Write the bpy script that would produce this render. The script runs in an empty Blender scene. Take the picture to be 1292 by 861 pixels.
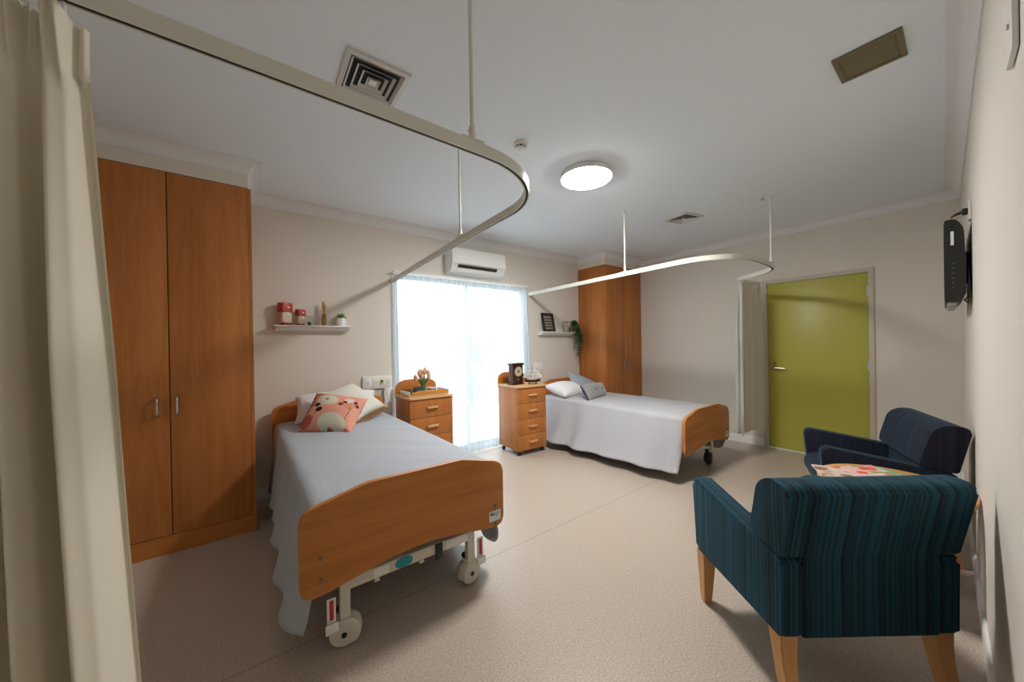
import bpy, bmesh, math, random
from mathutils import Vector, Matrix
random.seed(7)
S = bpy.context.scene
COL = S.collection
PI = math.pi

# ---------------------------------------------------------------- helpers
def lin(c):
    return tuple(((v/255)/12.92 if v/255 <= .04045 else (((v/255)+.055)/1.055)**2.4) for v in c)

def finish(bm, smooth=None):
    bmesh.ops.recalc_face_normals(bm, faces=bm.faces[:])
    me = bpy.data.meshes.new('m')
    if smooth is not None:
        for e in bm.edges:
            if len(e.link_faces) == 2:
                e.smooth = e.calc_face_angle(0) < math.radians(smooth)
        for f in bm.faces: f.smooth = True
    bm.to_mesh(me); bm.free()
    return me

def obj(name, bm, mat, parent=None, loc=(0,0,0), rotz=0, smooth=35, label=None):
    me = finish(bm, smooth)
    me.name = name
    for m in (mat if isinstance(mat, (list, tuple)) else [mat]): me.materials.append(m)
    o = bpy.data.objects.new(name, me); COL.objects.link(o)
    o.location = loc; o.rotation_euler = (0, 0, rotz)
    if parent: o.parent = parent
    if label: o['label'] = label
    return o

def thing(name, label, cat, loc=(0,0,0), rotz=0, group=None):
    o = bpy.data.objects.new(name, None); COL.objects.link(o)
    o.empty_display_size = .1
    o.location = loc; o.rotation_euler = (0, 0, rotz)
    o['label'] = label; o['category'] = cat
    if group: o['group'] = group
    return o

def tag(o, label, cat, group=None):
    o['label'] = label; o['category'] = cat
    if group: o['group'] = group
    return o

def struct(name, bm, mat, parent=None, smooth=35):
    o = obj(name, bm, mat, parent, smooth=smooth)
    if not parent: o['kind'] = 'structure'
    return o

def BM(): return bmesh.new()

def box(bm, x0, x1, y0, y1, z0, z1, bev=0, seg=2, mi=0):
    vs = [bm.verts.new((x, y, z)) for x in (x0, x1) for y in (y0, y1) for z in (z0, z1)]
    idx = [(0,1,3,2),(4,6,7,5),(0,4,5,1),(2,3,7,6),(0,2,6,4),(1,5,7,3)]
    fs = [bm.faces.new([vs[i] for i in q]) for q in idx]
    for f in fs: f.material_index = mi
    if bev:
        es = list({e for f in fs for e in f.edges})
        bmesh.ops.bevel(bm, geom=es, offset=bev, segments=seg, affect='EDGES', profile=.5)
    return bm

def rpoly(pts, r, n=5):
    """round the corners of a 2D polygon; r a number or list"""
    out = []; N = len(pts)
    for i, p in enumerate(pts):
        ri = r[i] if isinstance(r, (list, tuple)) else r
        p = Vector(p); a = Vector(pts[i-1]); b = Vector(pts[(i+1) % N])
        if ri <= 0: out.append(tuple(p)); continue
        da = (a-p); db = (b-p); la = da.length; lb = db.length
        da.normalize(); db.normalize()
        t = min(ri, la*.48, lb*.48)
        A = p+da*t; B = p+db*t
        for k in range(n+1):
            s = k/n
            q = A*(1-s)**2 + p*2*s*(1-s) + B*s*s
            out.append(tuple(q))
    return out

def prism(bm, pts, a0, a1, axis='y', bev=0, seg=2, mi=0, f=None):
    """extrude 2D polygon along an axis. axis y: pts=(x,z); x: pts=(y,z); z: pts=(x,y)"""
    def P(p, a):
        return {'y': (p[0], a, p[1]), 'x': (a, p[0], p[1]), 'z': (p[0], p[1], a)}[axis]
    A = [bm.verts.new(P(p, a0)) for p in pts]; B = [bm.verts.new(P(p, a1)) for p in pts]
    fa = bm.faces.new(A); fb = bm.faces.new(B[::-1]); fs = [fa, fb]
    n = len(pts)
    for i in range(n): fs.append(bm.faces.new((A[i], B[i], B[(i+1) % n], A[(i+1) % n])))
    for q in fs: q.material_index = mi
    if bev:
        es = list(fa.edges)+list(fb.edges)
        bmesh.ops.bevel(bm, geom=es, offset=bev, segments=seg, affect='EDGES', profile=.5)
    return bm

def frames(path, closed=False):
    P = [Vector(p) for p in path]; out = []
    for i in range(len(P)):
        a = P[i-1] if (i > 0 or closed) else P[i]
        b = P[(i+1) % len(P)] if (i < len(P)-1 or closed) else P[i]
        t = (b-a).normalized()
        u = t.cross(Vector((0, 0, 1)))
        if u.length < 1e-3: u = t.cross(Vector((0, 1, 0)))
        u.normalize(); w = u.cross(t).normalized()
        out.append((P[i], u, w))
    return out

def tube(bm, path, r, n=8, mi=0, caps=True):
    rs = r if isinstance(r, (list, tuple)) else [r]*len(path)
    rings = []
    pu = None
    for k, (p, u, w) in enumerate(frames(path)):
        if pu is not None and u.dot(pu) < 0: u = -u; w = -w
        pu = u
        rings.append([bm.verts.new(p+(u*math.cos(2*PI*i/n)+w*math.sin(2*PI*i/n))*rs[k]) for i in range(n)])
    for a, b in zip(rings, rings[1:]):
        for i in range(n):
            f = bm.faces.new((a[i], a[(i+1) % n], b[(i+1) % n], b[i])); f.material_index = mi
    if caps:
        bm.faces.new(rings[0][::-1]).material_index = mi; bm.faces.new(rings[-1]).material_index = mi
    return bm

def sweep(bm, path, sec, mi=0, closed=False):
    """sweep section (side, up) along a horizontal path"""
    rings = []
    for p, u, w in frames(path, closed):
        rings.append([bm.verts.new(p+u*s+Vector((0, 0, 1))*h) for s, h in sec])
    n = len(sec); R = list(zip(rings, rings[1:]))
    if closed: R.append((rings[-1], rings[0]))
    for a, b in R:
        for i in range(n): bm.faces.new((a[i], a[(i+1) % n], b[(i+1) % n], b[i])).material_index = mi
    if not closed:
        bm.faces.new(rings[0][::-1]); bm.faces.new(rings[-1])
    return bm

def lathe(bm, prof, n=24, c=(0,0,0), mi=0, axis='z'):
    rings = []
    for r, z in prof:
        if r < 1e-6:
            rings.append([bm.verts.new(_ax(0, 0, z, c, axis))])
        else:
            rings.append([bm.verts.new(_ax(r*math.cos(2*PI*i/n), r*math.sin(2*PI*i/n), z, c, axis)) for i in range(n)])
    for a, b in zip(rings, rings[1:]):
        if len(a) == 1 and len(b) == 1: continue
        for i in range(n):
            j = (i+1) % n
            if len(a) == 1: f = bm.faces.new((a[0], b[j], b[i]))
            elif len(b) == 1: f = bm.faces.new((a[i], a[j], b[0]))
            else: f = bm.faces.new((a[i], a[j], b[j], b[i]))
            f.material_index = mi
    return bm

def _ax(x, y, z, c, axis):
    v = {'z': (x, y, z), 'x': (z, x, y), 'y': (x, z, y)}[axis]
    return (v[0]+c[0], v[1]+c[1], v[2]+c[2])

def ball(bm, c, r, sx=1, sy=1, sz=1, seg=10, mi=0):
    res = bmesh.ops.create_uvsphere(bm, u_segments=seg, v_segments=max(5, seg*2//3), radius=r)
    for v in res['verts']:
        v.co = Vector((v.co.x*sx+c[0], v.co.y*sy+c[1], v.co.z*sz+c[2]))
        for f in v.link_faces: f.material_index = mi
    return bm

def catmull(pts, n=8):
    P = [Vector(p) for p in pts]; P = [P[0]*2-P[1]]+P+[P[-1]*2-P[-2]]
    out = []
    for i in range(1, len(P)-2):
        for k in range(n):
            t = k/n; a, b, c, d = P[i-1:i+3]
            out.append(.5*((2*b)+(c-a)*t+(2*a-5*b+4*c-d)*t*t+(3*b-a-3*c+d)*t**3))
    out.append(P[-2]); return out

# ---------------------------------------------------------------- materials
def nt(m): return m.node_tree.nodes, m.node_tree.links
def mat(name, col, rough=.5, metal=0, spec=.5, bump=None, emit=None, sheen=0, coat=0):
    m = bpy.data.materials.new(name); m.use_nodes = True
    N, L = nt(m); b = N['Principled BSDF']
    b.inputs['Base Color'].default_value = (*col, 1); b.inputs['Roughness'].default_value = rough
    b.inputs['Metallic'].default_value = metal; b.inputs['Specular IOR Level'].default_value = spec
    if sheen: b.inputs['Sheen Weight'].default_value = sheen
    if coat: b.inputs['Coat Weight'].default_value = coat
    if emit:
        b.inputs['Emission Color'].default_value = (*emit[0], 1); b.inputs['Emission Strength'].default_value = emit[1]
    if bump:
        sc, st = bump
        tc = N.new('ShaderNodeTexCoord'); n = N.new('ShaderNodeTexNoise'); n.inputs['Scale'].default_value = sc
        n.inputs['Detail'].default_value = 3
        bp = N.new('ShaderNodeBump'); bp.inputs['Strength'].default_value = st; bp.inputs['Distance'].default_value = .004
        L.new(tc.outputs['Object'], n.inputs['Vector']); L.new(n.outputs['Fac'], bp.inputs['Height'])
        L.new(bp.outputs['Normal'], b.inputs['Normal'])
    return m

def ramp(N, stops):
    r = N.new('ShaderNodeValToRGB'); e = r.color_ramp.elements
    while len(e) < len(stops): e.new(.5)
    for i, (p, c) in enumerate(stops): e[i].position = p; e[i].color = (*c, 1)
    return r

def wood(name, c0, c1, axis='z', scale=1.0, rough=.42):
    m = bpy.data.materials.new(name); m.use_nodes = True
    N, L = nt(m); b = N['Principled BSDF']; b.inputs['Roughness'].default_value = rough
    b.inputs['Specular IOR Level'].default_value = .35
    tc = N.new('ShaderNodeTexCoord'); mp = N.new('ShaderNodeMapping')
    s = {'z': (14, 14, .9), 'x': (.9, 14, 14), 'y': (14, .9, 14)}[axis]
    mp.inputs['Scale'].default_value = tuple(v*scale for v in s)
    n = N.new('ShaderNodeTexNoise'); n.inputs['Scale'].default_value = 1; n.inputs['Detail'].default_value = 6
    n.inputs['Roughness'].default_value = .62; n.inputs['Distortion'].default_value = .6
    n2 = N.new('ShaderNodeTexNoise'); n2.inputs['Scale'].default_value = 6; n2.inputs['Detail'].default_value = 4
    mx = N.new('ShaderNodeMath'); mx.operation = 'MULTIPLY_ADD'; mx.inputs[1].default_value = .3
    r = ramp(N, [(.35, c0), (.75, c1)])
    L.new(tc.outputs['Object'], mp.inputs['Vector']); L.new(mp.outputs['Vector'], n.inputs['Vector']); L.new(mp.outputs['Vector'], n2.inputs['Vector'])
    L.new(n2.outputs['Fac'], mx.inputs[0]); sub = N.new('ShaderNodeMath'); sub.operation = 'MULTIPLY_ADD'
    sub.inputs[1].default_value = .85; sub.inputs[2].default_value = -.08
    L.new(n.outputs['Fac'], sub.inputs[0]); L.new(sub.outputs[0], mx.inputs[2])
    L.new(mx.outputs[0], r.inputs['Fac']); L.new(r.outputs['Color'], b.inputs['Base Color'])
    return m

def floor_mat():
    m = bpy.data.materials.new('vinyl_floor'); m.use_nodes = True
    N, L = nt(m); b = N['Principled BSDF']; b.inputs['Roughness'].default_value = .34
    b.inputs['Specular IOR Level'].default_value = .5
    tc = N.new('ShaderNodeTexCoord')
    n = N.new('ShaderNodeTexNoise'); n.inputs['Scale'].default_value = 125; n.inputs['Detail'].default_value = 2
    r = ramp(N, [(.3, FL0), (.5, FL1), (.7, FL2)])
    L.new(tc.outputs['Object'], n.inputs['Vector']); L.new(n.outputs['Fac'], r.inputs['Fac'])
    sx = N.new('ShaderNodeSeparateXYZ'); L.new(tc.outputs['Object'], sx.inputs[0])
    prev = r.outputs['Color']
    for ax, v, w in (('Y', 1.839, .003), ('X', 2.53, .002)):
        d = N.new('ShaderNodeMath'); d.operation = 'SUBTRACT'; d.inputs[1].default_value = v; L.new(sx.outputs[ax], d.inputs[0])
        a = N.new('ShaderNodeMath'); a.operation = 'ABSOLUTE'; L.new(d.outputs[0], a.inputs[0])
        l = N.new('ShaderNodeMath'); l.operation = 'LESS_THAN'; l.inputs[1].default_value = w; L.new(a.outputs[0], l.inputs[0])
        if ax == 'X':
            q = N.new('ShaderNodeMath'); q.operation = 'LESS_THAN'; q.inputs[1].default_value = 1.839; L.new(sx.outputs['Y'], q.inputs[0])
            t = N.new('ShaderNodeMath'); t.operation = 'MULTIPLY'; L.new(l.outputs[0], t.inputs[0]); L.new(q.outputs[0], t.inputs[1]); l = t
            continue
        mx = N.new('ShaderNodeMixRGB'); mx.inputs['Color2'].default_value = (*[c*.62 for c in FL1], 1)
        L.new(l.outputs[0], mx.inputs['Fac']); L.new(prev, mx.inputs['Color1']); prev = mx.outputs['Color']
    L.new(prev, b.inputs['Base Color'])
    bp = N.new('ShaderNodeBump'); bp.inputs['Strength'].default_value = .06; bp.inputs['Distance'].default_value = .002
    L.new(n.outputs['Fac'], bp.inputs['Height']); L.new(bp.outputs['Normal'], b.inputs['Normal'])
    return m

def stripe_fabric(name, cols, freq=18):
    """vertical stripes woven along the upholstery, thin and irregular"""
    m = bpy.data.materials.new(name); m.use_nodes = True
    N, L = nt(m); b = N['Principled BSDF']; b.inputs['Roughness'].default_value = .85
    b.inputs['Specular IOR Level'].default_value = .25; b.inputs['Sheen Weight'].default_value = .12
    b.inputs['Sheen Tint'].default_value = (.25, .6, .75, 1); b.inputs['Sheen Roughness'].default_value = .5
    tc = N.new('ShaderNodeTexCoord'); sx = N.new('ShaderNodeSeparateXYZ'); L.new(tc.outputs['Object'], sx.inputs[0])
    sn = N.new('ShaderNodeSeparateXYZ'); L.new(tc.outputs['Normal'], sn.inputs[0])
    ab = N.new('ShaderNodeMath'); ab.operation = 'ABSOLUTE'; L.new(sn.outputs['X'], ab.inputs[0])
    gt = N.new('ShaderNodeMath'); gt.operation = 'GREATER_THAN'; gt.inputs[1].default_value = .75; L.new(ab.outputs[0], gt.inputs[0])
    mx = N.new('ShaderNodeMix'); L.new(gt.outputs[0], mx.inputs[0]); L.new(sx.outputs['X'], mx.inputs[2]); L.new(sx.outputs['Y'], mx.inputs[3])
    cb = N.new('ShaderNodeCombineXYZ'); L.new(mx.outputs[0], cb.inputs['X'])
    n1 = N.new('ShaderNodeTexNoise'); n1.inputs['Scale'].default_value = freq; n1.inputs['Detail'].default_value = 1
    n2 = N.new('ShaderNodeTexNoise'); n2.inputs['Scale'].default_value = 150; n2.inputs['Detail'].default_value = 2
    L.new(cb.outputs[0], n1.inputs['Vector']); L.new(cb.outputs[0], n2.inputs['Vector'])
    r1 = ramp(N, cols[0]); r2 = ramp(N, [(.55, (0, 0, 0)), (.7, (1, 1, 1))])
    L.new(n1.outputs['Fac'], r1.inputs['Fac']); L.new(n2.outputs['Fac'], r2.inputs['Fac'])
    mc = N.new('ShaderNodeMixRGB'); mc.inputs['Color2'].default_value = (*cols[1], 1)
    L.new(r2.outputs['Color'], mc.inputs['Fac']); L.new(r1.outputs['Color'], mc.inputs['Color1'])
    L.new(mc.outputs['Color'], b.inputs['Base Color'])
    return m

def waffle(name, col, k=330, st=.5):
    m = mat(name, col, .9, spec=.15); N, L = nt(m); b = N['Principled BSDF']
    tc = N.new('ShaderNodeTexCoord'); hs = []
    for d in ('X', 'Y'):
        w = N.new('ShaderNodeTexWave'); w.bands_direction = d; w.inputs['Scale'].default_value = k/20; w.inputs['Distortion'].default_value = .6
        w.inputs['Detail Scale'].default_value = 3
        L.new(tc.outputs['UV'], w.inputs['Vector']); hs.append(w)
    a = N.new('ShaderNodeMath'); a.operation = 'MULTIPLY'; L.new(hs[0].outputs['Fac'], a.inputs[0]); L.new(hs[1].outputs['Fac'], a.inputs[1])
    bp = N.new('ShaderNodeBump'); bp.inputs['Strength'].default_value = st; bp.inputs['Distance'].default_value = .004
    L.new(a.outputs[0], bp.inputs['Height']); L.new(bp.outputs['Normal'], b.inputs['Normal'])
    r = ramp(N, [(0, tuple(c*.8 for c in col)), (1, tuple(min(1, c*1.15) for c in col))])
    L.new(a.outputs[0], r.inputs['Fac']); L.new(r.outputs['Color'], b.inputs['Base Color'])
    return m

def cloth_mat(name, col, trans=.25, rough=.9):
    m = bpy.data.materials.new(name); m.use_nodes = True
    N, L = nt(m); b = N['Principled BSDF']; b.inputs['Base Color'].default_value = (*col, 1); b.inputs['Roughness'].default_value = rough
    b.inputs['Specular IOR Level'].default_value = .15
    t = N.new('ShaderNodeBsdfTranslucent'); t.inputs['Color'].default_value = (*col, 1)
    mx = N.new('ShaderNodeMixShader'); mx.inputs['Fac'].default_value = trans
    o = N['Material Output']
    L.new(b.outputs[0], mx.inputs[1]); L.new(t.outputs[0], mx.inputs[2]); L.new(mx.outputs[0], o.inputs['Surface'])
    return m

def sheer_mat():
    m = bpy.data.materials.new('sheer_voile'); m.use_nodes = True
    N, L = nt(m); N.remove(N['Principled BSDF']); o = N['Material Output']
    tr = N.new('ShaderNodeBsdfTransparent'); tl = N.new('ShaderNodeBsdfTranslucent'); df = N.new('ShaderNodeBsdfDiffuse')
    tl.inputs['Color'].default_value = (.40, .46, .50, 1); df.inputs['Color'].default_value = (.88, .91, .93, 1)
    a = N.new('ShaderNodeMixShader'); a.inputs['Fac'].default_value = .3
    L.new(tl.outputs[0], a.inputs[1]); L.new(df.outputs[0], a.inputs[2])
    lw = N.new('ShaderNodeLayerWeight'); lw.inputs['Blend'].default_value = .35
    mr = N.new('ShaderNodeMapRange'); mr.inputs['To Min'].default_value = .62; mr.inputs['To Max'].default_value = .98
    L.new(lw.outputs['Facing'], mr.inputs['Value'])
    c = N.new('ShaderNodeMixShader'); L.new(mr.outputs[0], c.inputs['Fac'])
    L.new(tr.outputs[0], c.inputs[1]); L.new(a.outputs[0], c.inputs[2]); L.new(c.outputs[0], o.inputs['Surface'])
    return m

def glass_mat(name='window_glass', t=.9, col=(1, 1, 1)):
    m = bpy.data.materials.new(name); m.use_nodes = True
    N, L = nt(m); N.remove(N['Principled BSDF']); o = N['Material Output']
    tr = N.new('ShaderNodeBsdfTransparent'); tr.inputs['Color'].default_value = (*col, 1)
    g = N.new('ShaderNodeBsdfGlossy'); g.inputs['Roughness'].default_value = .03
    mx = N.new('ShaderNodeMixShader'); mx.inputs['Fac'].default_value = 1-t
    L.new(tr.outputs[0], mx.inputs[1]); L.new(g.outputs[0], mx.inputs[2]); L.new(mx.outputs[0], o.inputs['Surface'])
    return m

def print_mat(name, base, shapes, lines=()):
    """printed cloth: ellipses (u,v,ru,rv,rot,col) and strokes (u0,v0,u1,v1,w,col) in UV"""
    m = mat(name, base, .9, spec=.15); N, L = nt(m); b = N['Principled BSDF']
    tc = N.new('ShaderNodeTexCoord'); prev = None
    def layer(mask, col):
        nonlocal prev
        mx = N.new('ShaderNodeMixRGB'); mx.inputs['Color2'].default_value = (*col, 1)
        L.new(mask, mx.inputs['Fac'])
        if prev is None: mx.inputs['Color1'].default_value = (*base, 1)
        else: L.new(prev, mx.inputs['Color1'])
        prev = mx.outputs['Color']
    def M(op, a, bb=None):
        n = N.new('ShaderNodeMath'); n.operation = op
        for i, x in enumerate((a, bb)):
            if x is None: continue
            if isinstance(x, (int, float)): n.inputs[i].default_value = x
            else: L.new(x, n.inputs[i])
        return n.outputs[0]
    for (u0, v0, u1, v1, w, col) in lines:
        cu, cv = (u0+u1)/2, (v0+v1)/2; ln = math.hypot(u1-u0, v1-v0)/2; a = math.atan2(v1-v0, u1-u0)
        mp = N.new('ShaderNodeMapping'); mp.vector_type = 'TEXTURE'; mp.inputs['Location'].default_value = (cu, cv, 0)
        mp.inputs['Rotation'].default_value = (0, 0, a); L.new(tc.outputs['UV'], mp.inputs['Vector'])
        s = N.new('ShaderNodeSeparateXYZ'); L.new(mp.outputs['Vector'], s.inputs[0])
        k = M('MULTIPLY', M('LESS_THAN', M('ABSOLUTE', s.outputs['X']), ln), M('LESS_THAN', M('ABSOLUTE', s.outputs['Y']), w))
        layer(k, col)
    for (u, v, ru, rv, rot, col) in shapes:
        mp = N.new('ShaderNodeMapping'); mp.vector_type = 'TEXTURE'; mp.inputs['Location'].default_value = (u, v, 0)
        mp.inputs['Rotation'].default_value = (0, 0, rot); mp.inputs['Scale'].default_value = (ru, rv, 1)
        L.new(tc.outputs['UV'], mp.inputs['Vector'])
        ln = N.new('ShaderNodeVectorMath'); ln.operation = 'LENGTH'
        fl = N.new('ShaderNodeVectorMath'); fl.operation = 'MULTIPLY'; fl.inputs[1].default_value = (1, 1, 0)
        L.new(mp.outputs['Vector'], fl.inputs[0]); L.new(fl.outputs[0], ln.inputs[0])
        layer(M('LESS_THAN', ln.outputs['Value'], 1.0), col)
    L.new(prev, b.inputs['Base Color'])
    return m

FL0, FL1, FL2 = (.36, .295, .235), (.455, .385, .32), (.54, .47, .40)
WALL = (.685, .64, .575)
M_wall = mat('wall_paint', WALL, .75, spec=.25, bump=(40, .05))
M_ceil = mat('ceiling_paint', (.77, .83, .89), .9, spec=.1)
M_white = mat('white_gloss_paint', (.78, .78, .76), .4)
M_cornice = mat('cornice_plaster', (.74, .74, .745), .8, spec=.2)
M_floor = floor_mat()
M_woodz = wood('cherry_laminate_upright', (.37, .125, .028), (.52, .20, .052), 'z')
M_woodx = wood('cherry_laminate_level', (.40, .14, .026), (.56, .22, .05), 'x')
M_edge = mat('laminate_edging', (.62, .27, .09), .45)
M_maple = wood('pale_maple', (.62, .36, .16), (.76, .48, .25), 'x', 2)
M_oak = wood('oak_leg_timber', (.56, .28, .10), (.70, .40, .17), 'z', 1.5)
M_tabletop = wood('beech_table_top', (.60, .30, .11), (.72, .41, .18), 'x', 1)
M_steel = mat('brushed_steel', (.55, .55, .54), .3, 1)
M_dsteel = mat('door_hardware_metal', (.35, .30, .24), .3, 1)
M_cream = mat('cream_powder_coat', (.62, .58, .50), .4)
M_rail = mat('rail_enamel', (.70, .70, .62), .35)
M_black = mat('black_plastic', (.012, .012, .012), .4)
M_dark = mat('dark_recess', (.02, .02, .018), .8)
M_rubber = mat('black_rubber', (.02, .02, .02), .7)
M_door = mat('lime_green_paint', (.45, .43, .075), .38)
M_frame = mat('door_frame_paint', (.55, .49, .41), .5)
M_curtain = cloth_mat('beige_curtain_cloth', (.72, .68, .57), .12)
M_lining = cloth_mat('white_curtain_lining', (.72, .72, .70), .35)
M_sheer = sheer_mat()
M_glass = glass_mat()
M_plastic = mat('white_plastic', (.76, .76, .74), .35)
M_label = mat('white_sticker', (.75, .75, .73), .5)
M_teal = mat('teal_badge', (.0, .25, .27), .4)
M_red = mat('red_plastic', (.45, .02, .03), .5)
M_bronze = mat('olive_bronze_metal', (.18, .15, .085), .55, .2)
M_vent = mat('vent_enamel', (.62, .61, .58), .5)
M_teal_fab = stripe_fabric('teal_stripe_upholstery', ([(.36, (.002, .005, .008)), (.44, (.002, .026, .044)), (.50, (.003, .054, .092)), (.56, (.002, .010, .015)), (.62, (.002, .028, .046)), (.7, (.010, .012, .013))], (.045, .06, .06)), 52)
M_navy_fab = stripe_fabric('navy_stripe_upholstery', ([(.34, (.004, .005, .012)), (.45, (.018, .010, .020)), (.52, (.006, .018, .042)), (.58, (.012, .008, .014)), (.66, (.006, .028, .055)), (.75, (.026, .014, .024))], (.02, .04, .06)))
M_cover = waffle('grey_waffle_weave', (.49, .52, .57), 1500, .6)
M_cover2 = waffle('pale_grey_weave', (.50, .50, .53), 1000, .4)
M_pillow = mat('white_cotton', (.72, .71, .72), .9, spec=.1, bump=(18, .5))
M_grey_c = mat('grey_linen', (.30, .33, .36), .95, spec=.1, bump=(25, .4))
M_tuft = mat('taupe_velvet', (.24, .24, .225), .8, sheen=.4, bump=(15, .4))
M_navy = mat('navy_piping', (.012, .018, .05), .8)
M_matt = mat('mattress_ticking', (.30, .33, .42), .9)

# ---------------------------------------------------------------- dimensions of the room
XE, YN, ZC = 5.20, 3.8185, 2.70
XW = -.95
SA = math.radians(1.5931); SC = -.1092
def sy(x): return SC+math.tan(SA)*x           # y of the right-hand wall at x

# floor and ceiling
b = BM(); box(b, XW-.15, XE+.15, -.35, YN+.15, -.12, 0); struct('floor', b, M_floor, smooth=None)
b = BM(); box(b, XW-.15, XE+.15, -.35, YN+.15, ZC, ZC+.12); struct('ceiling', b, M_ceil, smooth=None)
# window wall with an opening
OX0, OX1, OZ = 1.290, 3.165, 2.153
b = BM(); box(b, XW-.15, OX0, YN, YN+.15, 0, ZC); box(b, OX1, XE+.15, YN, YN+.15, 0, ZC); box(b, OX0, OX1, YN, YN+.15, OZ, ZC)
struct('wall_window_side', b, M_wall, smooth=None)
# door wall
DY0, DY1, DH = .634, 1.529, 2.04
b = BM(); box(b, XE, XE+.15, -.35, DY0-.04, 0, ZC); box(b, XE, XE+.15, DY1+.04, YN, 0, ZC); box(b, XE, XE+.15, DY0-.04, DY1+.04, DH+.04, ZC)
struct('wall_door_side', b, M_wall, smooth=None)
b = BM(); box(b, XW-.15, XW, -.35, YN, 0, ZC); struct('wall_wardrobe_side', b, M_wall, smooth=None)
b = BM()
P = [(XW-.15, sy(XW-.15)), (XE+.15, sy(XE+.15)), (XE+.15, sy(XE)-.15), (XW-.15, sy(XW)-.15)]
prism(b, P, 0, ZC, 'z'); struct('wall_television_side', b, M_wall, smooth=None)
# bulkheads above the wardrobes
W1Y, W1X, W1S, ZW, ZK = 3.1958, .0423, -.399, 2.5165, .1229
W2X, W2Y = 4.2783, 3.279
b = BM(); box(b, XW, W1X-.012, W1Y+.004, YN, ZW+.002, ZC); struct('wall_above_left_wardrobe', b, M_wall, smooth=None)
b = BM(); box(b, W2X+.006, XE, W2Y+.006, YN, ZW+.002, ZC); struct('wall_above_far_wardrobe', b, M_wall, smooth=None)

# cornice: cove swept round the room outline with mitred corners
outline = [(XW, sy(XW)), (XE, sy(XE)), (XE, W2Y+.006), (W2X+.006, W2Y+.006), (W2X+.006, YN), (W1X-.012, YN), (W1X-.012, W1Y+.004), (XW, W1Y+.004)]
def inset(poly, d):
    out = []; n = len(poly)
    for i in range(n):
        a, p, c = Vector(poly[i-1]), Vector(poly[i]), Vector(poly[(i+1) % n])
        t1 = (p-a).normalized(); t2 = (c-p).normalized()
        n1 = Vector((-t1.y, t1.x)); n2 = Vector((-t2.y, t2.x))
        k = (n1+n2); k = k/ (1+n1.dot(n2)); out.append(p+k*d)
    return out
prof = [(0, ZC-.091), (.006, ZC-.091), (.008, ZC-.080)]
for k in range(9):
    a = k/8*PI/2; prof.append((.010+.070*(1-math.cos(a)), ZC-.078+.066*math.sin(a)))
prof += [(.084, ZC-.012), (.084, ZC-.004), (.09, ZC-.004), (.09, ZC)]
b = BM(); rings = [[b.verts.new((q.x, q.y, z)) for q in inset(outline, d)] for d, z in prof]
for r0, r1 in zip(rings, rings[1:]):
    for i in range(len(outline)):
        j = (i+1) % len(outline); b.faces.new((r0[i], r0[j], r1[j], r1[i]))
struct('trim_1', b, M_cornice, smooth=30)

# baseboards
def skirting(name, x0, y0, x1, y1, flip=1):
    b = BM(); d = Vector((x1-x0, y1-y0)).normalized(); n = Vector((-d.y, d.x))*flip
    sec = [(0, 0), (.012, 0), (.012, .085), (.008, .095), (0, .10)]
    A = [b.verts.new((x0+n.x*s, y0+n.y*s, z)) for s, z in sec]; B = [b.verts.new((x1+n.x*s, y1+n.y*s, z)) for s, z in sec]
    b.faces.new(A); b.faces.new(B[::-1])
    for i in range(5): b.faces.new((A[i], B[i], B[(i+1) % 5], A[(i+1) % 5]))
    struct(name, b, M_white, smooth=None)
skirting('baseboard_window_left', W1X, YN, OX0, YN, -1)
skirting('baseboard_window_right', OX1, YN, W2X, YN, -1)
skirting('baseboard_door_far', XE, DY1+.05, XE, W2Y, 1)
skirting('baseboard_door_near', XE, sy(XE), XE, DY0-.05, 1)
skirting('baseboard_television', XW, sy(XW), XE, sy(XE), 1)
skirting('baseboard_left', XW, sy(XW), XW, W1Y, -1)

# ---------------------------------------------------------------- window: sliding glass door, outside
wd = bpy.data.objects.new('window_1', None); COL.objects.link(wd); wd['kind'] = 'structure'
M_alu = mat('white_aluminium', (.7, .71, .72), .4)
b = BM(); y0, y1 = YN+.02, YN+.10
box(b, OX0, OX0+.025, y0, y1, 0, OZ); box(b, OX1-.025, OX1, y0, y1, 0, OZ); box(b, OX0+.025, OX1-.025, y0, y1, OZ-.03, OZ); box(b, OX0+.025, OX1-.025, y0, y1, 0, .04)
obj('window_frame', b, M_alu, wd, smooth=None)
for i, (a, c, yy) in enumerate(((OX0+.025, 2.24, YN+.025), (2.205, OX1-.025, YN+.06))):
    b = BM(); box(b, a, a+.035, yy, yy+.03, .04, OZ-.03); box(b, c-.035, c, yy, yy+.03, .04, OZ-.03)
    box(b, a+.035, c-.035, yy, yy+.03, .04, .09); box(b, a+.035, c-.035, yy, yy+.03, OZ-.065, OZ-.03)
    f = obj('sash', b, M_alu, wd, smooth=None)
    b = BM(); box(b, a+.035, c-.035, yy+.012, yy+.018, .09, OZ-.065); obj('glass_pane', b, M_glass, f, smooth=None)
b = BM(); box(b, -6, 12, YN+.15, 14, -.25, -.06); struct('ground_outside', b, mat('pale_paving', (.55, .55, .52), .8), smooth=None)
b = BM(); box(b, -6, 12, 9.0, 9.15, -.06, 1.9); struct('trim_2', b, mat('garden_fence_paint', (.5, .52, .52), .8), smooth=None)
M_leaf = mat('shrub_leaf', (.16, .28, .14), .6)
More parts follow.
